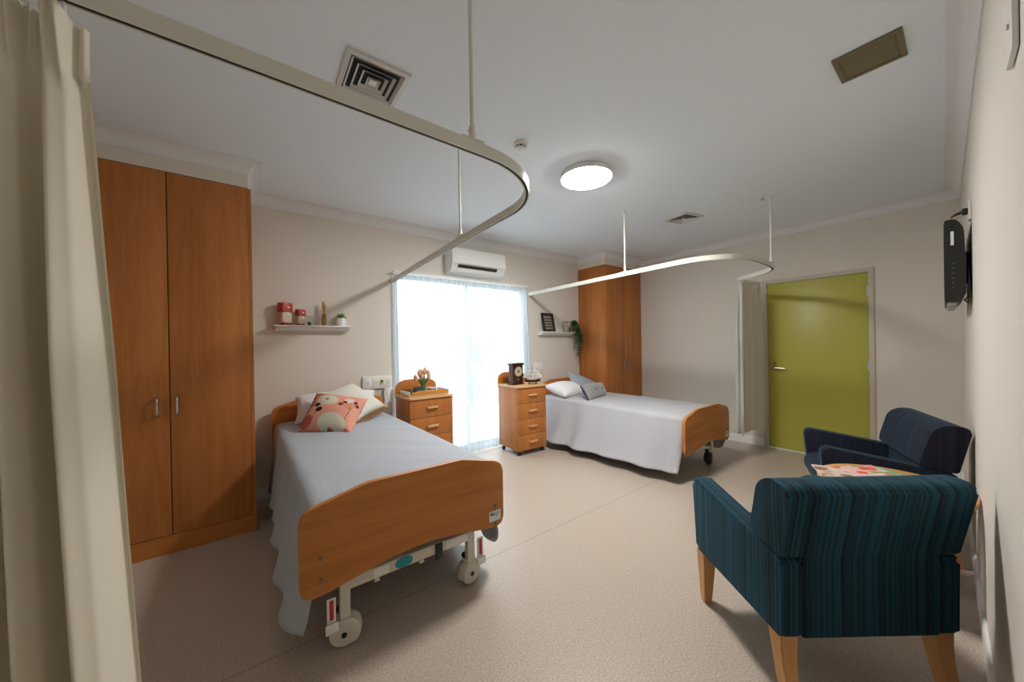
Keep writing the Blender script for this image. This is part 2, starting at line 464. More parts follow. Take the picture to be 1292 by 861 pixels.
def shrub(x, y, h, r, label):
    b = BM()
    for k in range(500):
        a = random.uniform(0, 2*PI); t = random.random()**.6; z = random.uniform(.08, 1)
        rr = r*t*math.sin(PI*min(1, .25+.75*z))**.5
        p = Vector((rr*math.cos(a), rr*math.sin(a), z*h)); u = Vector([random.uniform(-1, 1) for _ in range(3)]).normalized(); v = u.cross(Vector((.3, .2, 1))).normalized()
        q = [p-u*.07, p+v*.03, p+u*.07, p-v*.03]; b.faces.new([b.verts.new(w) for w in q])
    for k in range(5):
        tube(b, [(0, 0, 0), (r*.2*math.cos(k*1.3), r*.2*math.sin(k*1.3), h*.45), (r*.45*math.cos(k*1.3), r*.45*math.sin(k*1.3), h*.8)], [.02, .015, .006], 5)
    o = obj('garden_shrub', b, M_leaf, None, (x, y, -.06), smooth=None); tag(o, label, 'shrub', 'shrubs outside the window')
shrub(4.15, 7.0, 1.55, .55, 'taller green shrub outside, faint behind the middle of the sheer curtain')
shrub(5.35, 6.6, 1.0, .45, 'lower green shrub outside, nearer the clock side of the sheer curtain')

# sheer curtain
cur = thing('sheer_curtain', 'white sheer curtain hanging to the floor across the glass sliding door', 'curtain', (2.2, YN-.06, 0))
b = BM(); NX, NZ = 620, 12; uvl = None; grid = []
for j in range(NZ+1):
    z = .015+(2.125-.015)*j/NZ; s = 1-j/NZ; row = []
    for i in range(NX+1):
        u = i/NX
        x0 = 1.285+(3.16-1.285)*u; fl = .09*s*max(0, (u-.85)/.15)
        ph = u*2*PI*27+2.2*math.sin(u*17)+1.2*math.sin(u*43+s)
        am = .006+.020*min(1, s*4)*(.6+.4*math.sin(u*13+1))
        y = am*math.sin(ph)+.006*s*math.sin(u*17+2*s)
        row.append(b.verts.new((x0+fl-2.2+.004*math.cos(ph), y-.005, z)))
    grid.append(row)
for r0, r1 in zip(grid, grid[1:]):
    for i in range(NX): b.faces.new((r0[i], r0[i+1], r1[i+1], r1[i]))
obj('voile_cloth', b, M_sheer, cur, smooth=80)
b = BM(); box(b, 1.275-2.2, 3.165-2.2, -.03, .02, 2.137, 2.160, .004); obj('curtain_track', b, M_white, cur)

# ---------------------------------------------------------------- green door
dr = bpy.data.objects.new('door_1', None); COL.objects.link(dr); dr['kind'] = 'structure'; dr.location = (XE, 0, 0)
b = BM(); box(b, .008, .05, DY0+.003, DY1-.003, .012, DH-.003, .002); obj('door_leaf', b, M_door, dr, label='lime green door leaf')
b = BM()
for (ya, yb, za, zb) in ((DY0-.045, DY0, 0, DH+.045), (DY1, DY1+.045, 0, DH+.045), (DY0, DY1, DH, DH+.045)):
    box(b, -.014, .10, ya, yb, za, zb, .004)
obj('door_frame', b, M_frame, dr)
b = BM(); box(b, -.012, .1, DY0, DY1, .0005, .009); obj('threshold', b, M_white, dr, smooth=None)
hd = bpy.data.objects.new('door_handle', None); COL.objects.link(hd); hd.parent = dr
hd.location = (0.008, 1.463, 1.0)
b = BM(); lathe(b, [(0, -.012), (.024, -.012), (.027, 0), (0, 0)], 20, (0, 0, 0), axis='x')
lathe(b, [(0, -.012), (.02, -.012), (.022, 0), (0, 0)], 20, (0, .004, .058), axis='x'); obj('rosette', b, M_dsteel, hd)
b = BM(); tube(b, [(-.01, 0, 0), (-.045, 0, 0), (-.055, -.012, 0), (-.055, -.12, -.006)], [.010, .010, .011, .009], 10); obj('lever', b, M_dsteel, hd)
for z in (.22, 1.05, 1.84):
    b = BM(); tube(b, [(-.008, DY0-.001, z-.05), (-.008, DY0-.001, z+.05)], .008, 10); box(b, -.003, .008, DY0, DY0+.012, z-.05, z+.05)
    obj('hinge', b, M_steel, dr)

# ---------------------------------------------------------------- wardrobes
def bar_handle(par, p, dz=.055, axis='y', sgn=-1):
    b = BM(); x, y, z = p
    o = Vector((0, sgn*.028, 0)) if axis == 'y' else Vector((sgn*.028, 0, 0))
    q = Vector(p)
    tube(b, catmull([q+Vector((0, 0, dz)), q+o+Vector((0, 0, dz*.93)), q+o, q+o-Vector((0, 0, dz*.93)), q-Vector((0, 0, dz))], 4), .0065, 8)
    return obj('handle', b, M_steel, par)
w = thing('wardrobe', 'tall cherry laminate wardrobe behind the near beige curtain, two doors', 'wardrobe', (W1S, W1Y, 0))
b = BM(); dx = W1X-W1S
box(b, -.549, dx-.004, .022, YN-W1Y-.002, ZK, ZW-.001); obj('carcass', b, M_woodz, w, smooth=None)
b = BM(); box(b, dx-.012, dx+.006, .002, YN-W1Y-.002, .0, ZW-.002); obj('side_panel', b, M_woodz, w, smooth=None)
b = BM(); box(b, -.549, dx-.013, .004, .06, .001, ZK-.002); obj('kick_board', b, M_woodx, w, smooth=None)
d1 = obj('door', box(BM(), -.53, -.003, 0, .018, ZK+.002, ZW-.003, .0015), M_woodz, w)
bar_handle(d1, (-.058, 0, .971))
d2 = obj('door', box(BM(), .003, dx-.014, 0, .018, ZK+.002, ZW-.003, .0015), M_woodz, w)
bar_handle(d2, (.036, 0, .971))
w = thing('wardrobe', 'tall cherry laminate wardrobe standing in the far corner beyond the second bed', 'wardrobe', (W2X, W2Y, 0))
b = BM(); dx = XE-W2X
box(b, 0, dx-.002, .02, YN-W2Y-.002, ZK, ZW-.001, .001); obj('carcass', b, M_woodz, w)
b = BM(); box(b, .001, dx-.002, .005, .06, .001, ZK-.002); obj('kick_board', b, M_woodx, w, smooth=None)
d1 = obj('door', box(BM(), .002, dx/2-.002, 0, .018, ZK+.002, ZW-.003, .0015), M_woodz, w); bar_handle(d1, (dx/2-.045, 0, .97))
d2 = obj('door', box(BM(), dx/2+.002, dx-.004, 0, .018, ZK+.002, ZW-.003, .0015), M_woodz, w); bar_handle(d2, (dx/2+.045, 0, .97))

# ---------------------------------------------------------------- curtain rails
RZ0, RZ1 = 2.033, 2.076
def arc(cx, cy, r, a0, a1, n=14):
    return [(cx+r*math.cos(math.radians(a0+(a1-a0)*k/n)), cy+r*math.sin(math.radians(a0+(a1-a0)*k/n))) for k in range(n+1)]
def rail(label, path, posts, loc):
    t = thing('curtain_rail', label, 'curtain rail', loc)
    lp = [(p[0]-loc[0], p[1]-loc[1], 0) for p in path]
    sec = [(-.010, RZ0), (-.010, RZ1), (.010, RZ1), (.010, RZ0), (.006, RZ0), (.006, RZ0+.010), (-.006, RZ0+.010), (-.006, RZ0)]
    obj('rail_track', sweep(BM(), lp, sec), M_rail, t, smooth=30)
    obj('glide_channel', sweep(BM(), lp, [(-.0055, RZ0+.002), (-.0055, RZ0+.0095), (.0055, RZ0+.0095), (.0055, RZ0+.002)]), M_dark, t, smooth=30)
    for (x, y, ang) in posts:
        x -= loc[0]; y -= loc[1]
        b = BM(); tube(b, [(x, y, RZ1+.04), (x, y, ZC-.008)], .0075, 10)
        lathe(b, [(0, ZC-.012), (.02, ZC-.012), (.022, ZC-.001), (0, ZC-.001)], 16, (x, y, 0))
        p = obj('drop_rod', b, M_rail, t)
        b = BM(); tube(b, [(x, y, RZ1+.001), (x, y, RZ1+.05)], .012, 12)
        c, s = math.cos(ang), math.sin(ang)
        q = [(x+c*u-s*v, y+s*u+c*v) for u, v in ((-.045, -.012), (.045, -.012), (.045, .012), (-.045, .012))]
        prism(b, q, RZ1+.0005, RZ1+.006, 'z'); tube(b, [(x-.018, y, RZ1+.03), (x+.018, y, RZ1+.03)], .004, 8)
        obj('rod_bracket', b, M_rail, p)
    ends = [lp[-1]]
    return t
p1 = [(-.94, 1.075)]+[(-.5+k*.2, 1.078) for k in range(6)]+[(.72, 1.08)]
p1 += arc(.72, 1.50, .42, -88, 0)[1:] + [(1.16, 1.9), (1.19, 2.4), (1.225, 3.0), (1.255, 3.45), (1.278, YN-.002)]
rail('beige curtain rail curving above the nearer bed to the window wall', [(x, y) for x, y in p1], [(.66, 1.079, 0), (1.165, 2.08, PI/2)], (1.0, 2.0, 0))
p2 = [(3.234, YN-.002), (3.215, 3.4), (3.18, 2.8), (3.145, 2.2), (3.125, 1.8), (3.115, 1.58)]
p2 += arc(3.54, 1.55, .425, 182, 268)+[(3.75, 1.122), (3.95, 1.13)]
p2 += [tuple(v[:2]) for v in catmull([(3.95, 1.13, 0), (4.12, 1.16, 0), (4.27, 1.25, 0), (4.40, 1.40, 0), (4.49, 1.53, 0), (4.60, 1.625, 0), (4.80, 1.65, 0), (5.0, 1.625, 0), (XE-.002, 1.61, 0)], 6)][1:]
rail('white curtain rail curving round the far bed to the door wall', p2, [(3.143, 2.16, PI/2), (3.98, 1.133, 0)], (3.9, 1.9, 0))

# ---------------------------------------------------------------- cloth curtains
def drape(name, path, z0, z1, amp, freq, mats, parent, loc, flare=.0, nz=26, seed=0, uneven=0, n=300, om=.2):
    """gathered cloth following a path; pinch pleats at the heading"""
    rnd = random.Random(seed); ph = [rnd.uniform(0, 6) for _ in range(6)]
    pts = catmull([(p[0]-loc[0], p[1]-loc[1], 0) for p in path], 10)
    def at(u):
        k = u*(len(pts)-1); i = min(int(k), len(pts)-2); f = k-i
        p = pts[i].lerp(pts[i+1], f); t = (pts[min(i+2, len(pts)-1)]-pts[max(i-1, 0)]).normalized(); return p, t, Vector((-t.y, t.x, 0))
    lam = (pts[-1]-pts[0]).length/freq
    b = BM(); grid = []
    for j in range(nz+1):
        s = j/nz; z = z1+(z0-z1)*(s**1.15); row = []
        head = min(1, s/.09)
        for i in range(n+1):
            u = i/n; p, t, nn = at(u)
            w = u*freq*2*PI+.7*math.sin(u*9+ph[0])+.5*math.sin(u*5.3+ph[1]+s*1.2)
            if head < 1:
                a = amp*(.55-.25*head); sv = math.sin(w)+.35*math.sin(3*w)
            else:
                a = amp*(.35+.65*min(1, (s-.09)*3.2)); sv = math.sin(w)+.30*math.sin(2*w+ph[2]+2*u)
            a *= 1+.22*math.sin(u*11+ph[3])
            sp = 1+flare*s
            q = p+nn*(a*sv)-t*(om*lam*math.sin(2*w)*min(1, s*6))
            q += (p-pts[len(pts)//2])*(flare*s**1.6)
            row.append(b.verts.new((q.x, q.y, z+uneven*math.sin(u*7+ph[4])*s)))
        grid.append(row)
    for r0, r1 in zip(grid, grid[1:]):
        for i in range(n): b.faces.new((r0[i], r0[i+1], r1[i+1], r1[i]))
    return obj(name, b, mats, parent, smooth=80)
loc = (-.5, 1.08, 0)
t = thing('privacy_curtain', 'large beige privacy curtain gathered at the left edge beside the wardrobe', 'curtain', loc)
drape('curtain_cloth', [(-.69, 1.08), (-.45, 1.08), (-.250, 1.08)], .03, 2.012, .062, 7.4, M_curtain, t, loc, om=.035, flare=.36, seed=3, nz=60, n=700)
b = BM()
for x in [-.73+k*.0455 for k in range(11)]:
    obj('curtain_hook', tube(BM(), [(x-loc[0], 0, 1.995), (x-loc[0], 0, RZ0-.001)], .0035, 6), M_plastic, t)
loc = (4.8, 1.66, 0)
t = thing('privacy_curtain', 'beige privacy curtain with white lining gathered beside the green door', 'curtain', loc)
drape('curtain_cloth', [(4.64, 1.635), (4.80, 1.64), (4.98, 1.605), (5.13, 1.585)], .25, 2.02, .045, 5.0, M_curtain, t, loc, om=.04, flare=.05, seed=5)
drape('curtain_lining', [(4.47, 1.55), (4.53, 1.61), (4.61, 1.66)], .26, 2.02, .022, 2.0, M_lining, t, loc, flare=.25, seed=8, n=90).__setitem__('label', 'white lining edge')
b = BM()
for k, (x, y) in enumerate(((4.51, 1.555), (4.6, 1.625), (4.72, 1.645), (4.82, 1.649), (4.93, 1.637), (5.04, 1.62))):
    obj('curtain_hook', tube(BM(), [(x-loc[0], y-loc[1], 2.0), (x-loc[0], y-loc[1], RZ0-.001)], .0035, 6), M_plastic, t)

# ---------------------------------------------------------------- beds
def board(bm, x0, x1, ztop, zsh, zb, arch, y0, y1):
    w = x1-x0
    top = [(x0, zsh), (x0+.27*w, ztop), (x0+.74*w, ztop), (x1, zsh)]
    bot = [(x1, zb)]+[(x1-w*(.1+.8*k/10), zb+.002+arch*math.sin(PI*k/10)) for k in range(11)]+[(x0, zb)]
    pts = top+bot
    rr = [.05, .03, .03, .05, .075]+[.0]*11+[.075]
    P = rpoly(pts, rr, 5)
    return prism(bm, P, y0, y1, 'y', .007, 2)

def bed(label, x0, y0, y1, dz, w=1.0, casters=True):
    """x0 left edge; y0 outer face of footboard; y1 back of headboard"""
    t = thing('hospital_bed', label, 'bed', (x0+w/2, (y0+y1)/2, 0))
    L = lambda x: x-(x0+w/2)
    YO = (y0+y1)/2
    fy0 = y0-YO; hy1 = y1-YO
    f = obj('footboard', board(BM(), -w/2, w/2, .738+dz, .672+dz, .318+dz, .055, fy0, fy0+.028), M_woodx, t)
    for sx in (-1, 1):
        for z in ((.385, .475) if sx < 0 else (.335, .435)):
            b = BM(); lathe(b, [(0, -.003), (.009, -.003), (.010, 0), (0, 0)], 12, (sx*(w/2-.075)+(0 if sx < 0 else .02), fy0-.0005, z+dz), axis='y'); obj('bolt_cap', b, M_bronze, f)
    b = BM(); box(b, w/2-.098, w/2-.022, fy0-.003, fy0-.0003, .355+dz, .412+dz); lb = obj('maker_plate', b, M_label, f, smooth=None)
    b = BM(); box(b, w/2-.092, w/2-.066, fy0-.0042, fy0-.0032, .388+dz, .402+dz); 
    for k in range(3): box(b, w/2-.060, w/2-.060+.03-.006*k, fy0-.0042, fy0-.0032, .397+dz-.008*k, .400+dz-.008*k)
    obj('plate_print', b, M_teal, lb, smooth=None)
    obj('headboard', board(BM(), -w/2+.02, w/2-.02, .885+dz, .815+dz, .40+dz, .03, hy1-.03, hy1-.002), M_woodx, t)
    # mattress
    b = BM(); box(b, -w/2+.06, w/2-.06, fy0+.045, hy1-.045, .45+dz, .60+dz, .05, 4); obj('mattress', b, M_matt, t)
    # frame
    b = BM(); zf = .36+dz
    for sx in (-1, 1): box(b, sx*(w/2-.16)-.02, sx*(w/2-.16)+.02, fy0+.05, hy1-.05, zf+.03, zf+.075, .004)
    for k in range(9): yy = fy0+.12+k*.225; box(b, -w/2+.1, w/2-.1, yy-.02, yy+.02, zf+.0752, zf+.088)
    obj('bed_frame', b, M_cream, t)
    b = BM(); yb = fy0+.08
    box(b, -w/2+.19, w/2-.17, yb-.02, yb+.02, .262, .315, .004)
    bar = obj('foot_crossbar', b, M_cream, t)
    b = BM(); lathe(b, [(0, -.004), (.042, -.004), (.045, 0), (0, 0)], 28, (-.057, yb-.0205, .289), axis='y')
    for v in b.verts: v.co.z = .289+(v.co.z-.289)*.56
    obj('badge', b, M_teal, bar, label='oval teal badge')
    b = BM(); box(b, -.20, -.13, yb-.022, yb-.0205, .270, .308); obj('warning_label', b, M_label, bar, smooth=None)
    b = BM(); box(b, .105, .145, yb-.032, yb-.0205, .235, .315, .004); obj('clamp_block', b, M_black, bar)
    b = BM(); box(b, .165, .295, yb-.024, yb-.0205, .266, .312, .001); obj('warning_label', b, M_label, bar)
    for x in (-.19, .03):
        b = BM(); box(b, x, x+.015, yb-.012, yb+.0, .245, .262); tube(b, [(x-.004, yb-.005, .246), (x+.02, yb-.005, .246)], .007, 8); obj('lug', b, M_cream, bar)
    for sx in (-1, 1):
        x = sx*(w/2-.178)-(0 if casters else .09 if sx > 0 else 0)
        yo = .42 if (not casters and sx < 0) else 0
        b = BM(); box(b, x-.022, x+.022, yb+yo-.018, yb+yo+.018, .14, zf+.04, .004); obj('leg_post', b, M_cream, t)
        hx = x+sx*.0
        for yy, nm in ((yb+yo+.035, 0), (hy1-.25, 1)):
            c = caster(t, hx, yy, -14 if sx < 0 else 14, not casters)
        # brake pedal strap
        if not casters: continue
        px = x+(-.058 if sx < 0 else .05)
        b = BM(); box(b, px-.018, px+.018, yb-.032, yb-.024, .128, .262, .002); pd = obj('brake_pedal', b, M_plastic, t)
        b = BM(); box(b, px-.008, px+.008, yb-.036, yb-.0325, .17, .255, .001); obj('pedal_strip', b, M_red, pd)
        b = BM(); box(b, px-.026, px+.026, yb-.045, yb-.0365, .118, .160, .003); obj('pedal_tip', b, M_plastic, pd)
    for sx in (-1, 1): obj('leg_post', box(BM(), sx*(w/2-.178)-.02, sx*(w/2-.178)+.02, hy1-.27, hy1-.23, .161, zf+.03), M_cream, t, smooth=None)
    return t

def caster(par, x, y, deg, dark=False):
    root = bpy.data.objects.new('caster', None); COL.objects.link(root); root.parent = par
    root.location = (x, y, 0); root.rotation_euler = (0, 0, math.radians(deg))
    # black twin wheel with a cream domed hood; fork face looks towards -y
    b = BM(); prof = [(0, -.022), (.050, -.022), (.058, -.016), (.060, 0), (.058, .016), (.050, .022), (0, .022)]
    lathe(b, prof, 28, (.012, .0, .060), axis='y'); obj('wheel', b, M_rubber, root)
    b = BM(); P = []
    for k in range(19):
        a = math.radians(-50+k*270/18); P.append((.010+.066*math.cos(a), .064+.066*math.sin(a)))
    P += [(-.022, .012), (0, .004), (.022, .010)]
    prism(b, P, -.036, -.0235, 'y', .006, 3)
    g = []
    for k in range(15):
        a = math.radians(-20+k*220/14); row = []
        for y_, rr_ in ((-.030, .058), (-.022, .067), (0, .071), (.022, .067), (.032, .058), (.036, .044)):
            row.append(b.verts.new((.010+rr_*math.cos(a), y_, .064+rr_*math.sin(a))))
        g.append(row)
    for r0, r1 in zip(g, g[1:]):
        for q in range(5): b.faces.new((r0[q], r0[q+1], r1[q+1], r1[q]))
    tube(b, [(0, 0, .125), (0, 0, .150)], .024, 16)
    obj('hood', b, M_black if dark else M_cream, root)
    b = BM(); tube(b, [(0, 0, .1505), (0, 0, .160)], .030, 16); obj('collar', b, M_black, root)
    b = BM(); lathe(b, [(0, -.041), (.011, -.041), (.012, -.0365), (0, -.0365)], 14, (.005, 0, .058), axis='y'); obj('axle_cap', b, M_black, root)
    return root

B1X, B2X = .157, 3.268
FY = 1.62
bed('nearer hospital bed with cherry footboard, grey waffle coverlet and cream castors', B1X, FY, YN-.085, 0, 1.0)
bed('far hospital bed with cherry footboard, standing before the corner wardrobe', B2X, FY, YN-.085, -.065, .985, casters=False)

def coverlet(label, cx, w, y0, y1, ztop, hemL, hemR, zL, zR, m, loc, seed=0, rip=.012, folds=6, cornerL=0):
    rnd = random.Random(seed); ph = [rnd.uniform(0, 6) for _ in range(8)]
    b = BM(); ny = 90; ns = 84; grid = []; uv = []
    for j in range(ny+1):
        v = j/ny; y = y0+(y1-y0)*v; row = []
        hl = hemL[0]+(hemL[1]-hemL[0])*v; hr = hemR[0]+(hemR[1]-hemR[0])*v
        xl, xr = cx-w/2, cx+w/2
        R = .055
        def prof(side, s):   # s: 0 hem, 1 top start
            X = xl if side < 0 else xr; H = hl if side < 0 else hr; Z = zL if side < 0 else zR
            if s < .8:
                k = s/.8; z = Z+(ztop-R-Z)*k; x = H+(X-H)*(k**.75)
            else:
                a = (s-.8)/.2*PI/2; z = ztop-R+R*math.sin(a); x = X-side*R*(1-math.cos(a))
            return x, z
        for i in range(ns+1):
            q = i/ns
            if q < .33:
                s = q/.33; x, z = prof(-1, s); d = (1-s)*(1 if s < .8 else .6)
                fo = rip*d*(math.sin(v*folds*2*PI+ph[0]+.6*math.sin(v*9))+.5*math.sin(v*folds*4.3+ph[1]))*2
                x += fo; yy = y
                if cornerL: yy = y-cornerL*d*max(0, 1-v*7)
                z += .006*math.sin(v*7+ph[2])*d
            elif q > .67:
                s = (1-q)/.33; x, z = prof(1, s); d = (1-s)
                x += rip*d*(math.sin(v*folds*2*PI+ph[3])+.4*math.sin(v*folds*5+ph[4]))*2; yy = y
            else:
                k = (q-.33)/.34; xa = xl+R; xb = xr-R; x = xa+(xb-xa)*k; yy = y
                z = ztop+.012*math.sin(PI*k)+.003*math.sin(v*23+3*k+ph[5])*math.sin(k*9+v*4)+.0025*math.sin(v*51+k*5)*math.sin(k*13+ph[6])
            if v < .05 and not (.33 <= q <= .67):
                a = (1-v/.05)*PI/2; sd = 1 if q < .33 else -1; dd = 1-(q/.33 if q < .33 else (1-q)/.33)
                x += sd*.06*(1-math.cos(a))*min(1, dd*1.6); z += (.02 if sd > 0 else .14)*(1-math.cos(a))*dd
            if v < .035: z -= .03*(1-v/.035)**2*(1 if .3 < q < .7 else .4)
            row.append(b.verts.new((x-loc[0], yy-loc[1], z)))
        grid.append(row)
    uvl = b.loops.layers.uv.new('UVMap')
    for j in range(ny):
        for i in range(ns):
            f = b.faces.new((grid[j][i], grid[j][i+1], grid[j+1][i+1], grid[j+1][i]))
            for l, (a, c) in zip(f.loops, ((i, j), (i+1, j), (i+1, j+1), (i, j+1))): l[uvl].uv = (a/ns*1.0, c/ny*1.1)
    o = obj('coverlet', b, m, None, loc, smooth=80)
    md = o.modifiers.new('thick', 'SOLIDIFY'); md.thickness = .006; md.offset = 1
    tag(o, label, 'coverlet'); return o
coverlet('grey waffle-weave coverlet spread over the nearer bed', B1X+.5, .93, FY+.034, YN-.15, .632, (.105, .16), (1.18, 1.19), .115, .10, M_cover, (B1X+.5, 2.7, .05), 1, .008, 6, cornerL=0)
coverlet('pale grey coverlet hanging over the side of the far bed', B2X+.49, .93, FY+.034, YN-.16, .568, (3.14, 3.045), (4.285, 4.245), .045, .06, M_cover2, (B2X+.49, 2.7, .05), 2, .013, 5)

# ---------------------------------------------------------------- cushions
def cushion(name, label, cor, th, m, n=26, pinch=.06, group=None, puff=.42, sag=0):
    """cor: BL, BR, TR, TL of the flat outline; inflated both sides"""
    BL, BR, TR, TL = [Vector(c) for c in cor]; c0 = (BL+BR+TR+TL)/4
    nrm = ((BR-BL).cross(TL-BL)+(TR-TL).cross(TR-BR)).normalized()
    b = BM(); uvl = b.loops.layers.uv.new('UVMap'); G = {}
    for side in (1, -1):
        for j in range(n+1):
            for i in range(n+1):
                u = i/n; v = j/n; a = 2*u-1; d = 2*v-1
                pu = .5+.5*a*(1-pinch*(1-d*d)); pv = .5+.5*d*(1-pinch*(1-a*a))
                p = BL*(1-pu)*(1-pv)+BR*pu*(1-pv)+TR*pu*pv+TL*(1-pu)*pv
                e = max(0, (1-a*a)*(1-d*d))**puff
                h = th/2*e*(1+.06*math.sin(7*u+3*v)*math.sin(5*v+1))
                edge = i in (0, n) or j in (0, n)
                key = (i, j, 0 if edge else side)
                if key not in G: G[key] = b.verts.new(p-c0+nrm*h*side)
    for side in (1, -1):
        for j in range(n):
            for i in range(n):
                q = [(i, j), (i+1, j), (i+1, j+1), (i, j+1)]
                vs = [G[(x, y, 0 if (x in (0, n) or y in (0, n)) else side)] for x, y in q]
                if side < 0: vs = vs[::-1]; q = q[::-1]
                try: f = b.faces.new(vs)
                except ValueError: continue
                for l, (x, y) in zip(f.loops, q): l[uvl].uv = (x/n, y/n)
    o = obj(name, b, m, None, tuple(c0), smooth=80)
    return tag(o, label, name.split('_')[-1], group), c0, nrm

cushion('bed_pillow', 'white pillow leaning on the headboard of the nearer bed, behind the cushions', [(.31, 3.38, .71), (1.00, 3.44, .71), (1.04, 3.65, .90), (.335, 3.61, .915)], .22, M_pillow, pinch=.07)
PINK, CRM, DRED, BLK, OCH, ROSE, BRN = (.72, .33, .25), (.62, .62, .50), (.17, .03, .025), (.015, .015, .018), (.45, .20, .04), (.42, .12, .10), (.33, .13, .04)
shapes = [(.41, .70, .21, .165, -.1, CRM), (.40, .72, .035, .035, 0, BRN), (.645, .15, .26, .215, 0, CRM), (.62, -.02, .07, .07, 0, ROSE), (.14, .16, .135, .135, 0, ROSE),
 (.15, .93, .115, .10, 0, BRN), (.08, .985, .04, .05, .3, CRM), (.035, .97, .03, .03, 0, DRED), (.25, .55, .07, .045, .1, BLK), (.33, .42, .07, .055, .5, BLK),
 (.10, .755, .03, .05, -.6, DRED), (.095, .645, .03, .055, -.8, DRED), (.10, .54, .028, .05, -.7, DRED), (.07, .39, .03, .075, -.3, DRED), (.80, .77, .08, .07, 0, (.7, .62, .58)),
 (.70, .62, .042, .045, 0, DRED), (.75, .70, .04, .04, 0, DRED), (.92, .74, .03, .04, 0, DRED), (.96, .67, .02, .04, 0, DRED), (.93, .05, .05, .04, 0, (.6, .15, .1))]
lines = [(.90, .52, .72, .63, .007, OCH), (.90, .52, .77, .70, .007, OCH), (.90, .52, .84, .76, .007, OCH), (.90, .52, .93, .74, .007, OCH), (.90, .52, .86, .12, .007, BRN), (.28, .52, .27, .14, .006, BLK)]
cushion('printed_cushion', 'salmon pink cushion with cream and dark red flower print on the nearer bed', [(.306, 3.16, .680), (.622, 2.83, .672), (.812, 3.05, .905), (.480, 3.41, .950)], .20, print_mat('flower_print', PINK, shapes, lines), pinch=.10)
M_creamc = mat('cream_cotton', (.66, .65, .58), .9, spec=.1, bump=(60, .4))
cq = [(1.05, 3.36, .775), (.79, 3.55, 1.00), (.50, 3.40, .93), (.74, 3.13, .71)]
ob, c0, nr = cushion('tasselled_cushion', 'cream cushion with a corner up and tan tassels, behind the flower cushion', [cq[3], cq[0], cq[1], cq[2]], .17, M_creamc, pinch=.10)
b = BM()
A = Vector(cq[3])-c0; Bv = Vector(cq[0])-c0
for k in range(20):
    p = A.lerp(Bv, (k+.5)/20)+Vector((.0, -.0, -.002)); inw = (Vector((0, 0, 0))-p).normalized()
    p = p+inw*.012
    tube(b, [p, p-inw*.018+Vector((.002, -.004, -.006)), p-inw*.034+Vector((random.uniform(-.004, .004), -.008, -.016))], [.006, .007, .005], 6)
obj('tassel_fringe', b, mat('tan_tassel', (.30, .17, .07), .9), ob, label='tan tassel fringe')['kind'] = 'stuff'

cushion('bed_pillow', 'white pillow lying at the head of the far bed', [(3.28, 3.18, .655), (3.86, 3.22, .66), (3.86, 3.60, .745), (3.28, 3.58, .755)], .20, M_pillow, pinch=.07)
cushion('grey_cushion', 'pale grey cushion leaning corner up against the pillow of the far bed', [(3.56, 3.26, .66), (4.02, 3.18, .63), (4.20, 3.40, .715), (3.72, 3.58, .95)], .16, M_grey_c, pinch=.10)
ob, c0, nr = cushion('tufted_cushion', 'small taupe cushion with buttons and navy piping in front of the grey cushion', [(3.39, 2.88, .618), (3.87, 2.98, .618), (3.93, 3.11, .79), (3.41, 3.03, .80)], .17, M_tuft, pinch=.02)
for u in (.33, .68):
    p = Vector((3.40, 2.955, .70)).lerp(Vector((3.90, 3.045, .70)), u)-c0+nr*.074*(1 if nr.y < 0 else -1)
    obj('button', ball(BM(), p, .017, seg=8), M_dark, ob)
b = BM(); q = [Vector(c)-c0 for c in ((3.395, 2.885, .614), (3.412, 3.03, .793))]
d = (q[1]-q[0]); tube(b, [q[0]+Vector((0, 0, .004)), q[0]+d*.5+Vector((.008, 0, 0)), q[1]], [.012, .016, .010], 8); obj('piping', b, M_navy, ob, label='navy edge piping')

# ---------------------------------------------------------------- bedside cabinets
def cabinet(label, loc, rz, w, d, h, casters=True):
    t = thing('bedside_cabinet', label, 'bedside cabinet', loc, rz)   # origin: front-left corner on the floor, x right, y back
    z0 = .062
    b = BM(); box(b, 0, w, .019, d, z0, h-.022, .001); obj('carcass', b, M_woodz, t)
    b = BM(); P = rpoly([(-.012, -.016), (w+.012, -.016), (w+.012, d), (-.012, d)], [.03, .03, 0, 0]); prism(b, P, h-.021, h, 'z', .004); obj('cabinet_top', b, M_maple, t)
    b = BM(); P = rpoly([(0, h-.05), (w, h-.05), (w, h+.10), (w*.82, h+.145), (w*.18, h+.145), (0, h+.10)], [0, 0, .05, .06, .06, .05])
    prism(b, P, d+.001, d+.019, 'y', .004); obj('back_board', b, M_woodx, t)
    dh = (h-.024-z0)/4
    for k in range(4):
        za = z0+dh*k
        dw = obj('drawer', box(BM(), .002, w-.002, 0, .018, za+.002, za+dh-.002, .0015), M_woodz, t)
        zc = za+dh*.53
        b = BM(); path = catmull([(w/2-.058, 0, zc), (w/2-.048, -.022, zc+.001), (w/2, -.028, zc+.003), (w/2+.048, -.022, zc+.001), (w/2+.058, 0, zc)], 5)
        for kk, (p, uu, ww) in enumerate(frames(path)): pass
        sweep(b, path, [(-.006, -.009), (-.006, .009), (.006, .009), (.006, -.009)]); obj('handle', b, M_maple, dw)
    for x in (.035, w-.035):
        for y in (.05, d-.05):
            b = BM(); lathe(b, [(0, -.018), (.019, -.018), (.022, -.01), (.022, .01), (.019, .018), (0, .018)], 16, (x, y, .022), axis='x'); box(b, x-.006, x+.006, y-.012, y+.012, .03, z0-.0005)
            obj('castor', b, M_black, t)
    return t
CAB1 = (1.262, 3.305, 0); CAB2 = (2.56, 3.245, 0)
cabinet('bedside cabinet with four drawers between the nearer bed and the window, tray on top', CAB1, 0, .465, .395, .832)
cabinet('bedside cabinet on castors right of the window, carrying the clock and model ship', CAB2, -.04, .43, .43, .838)

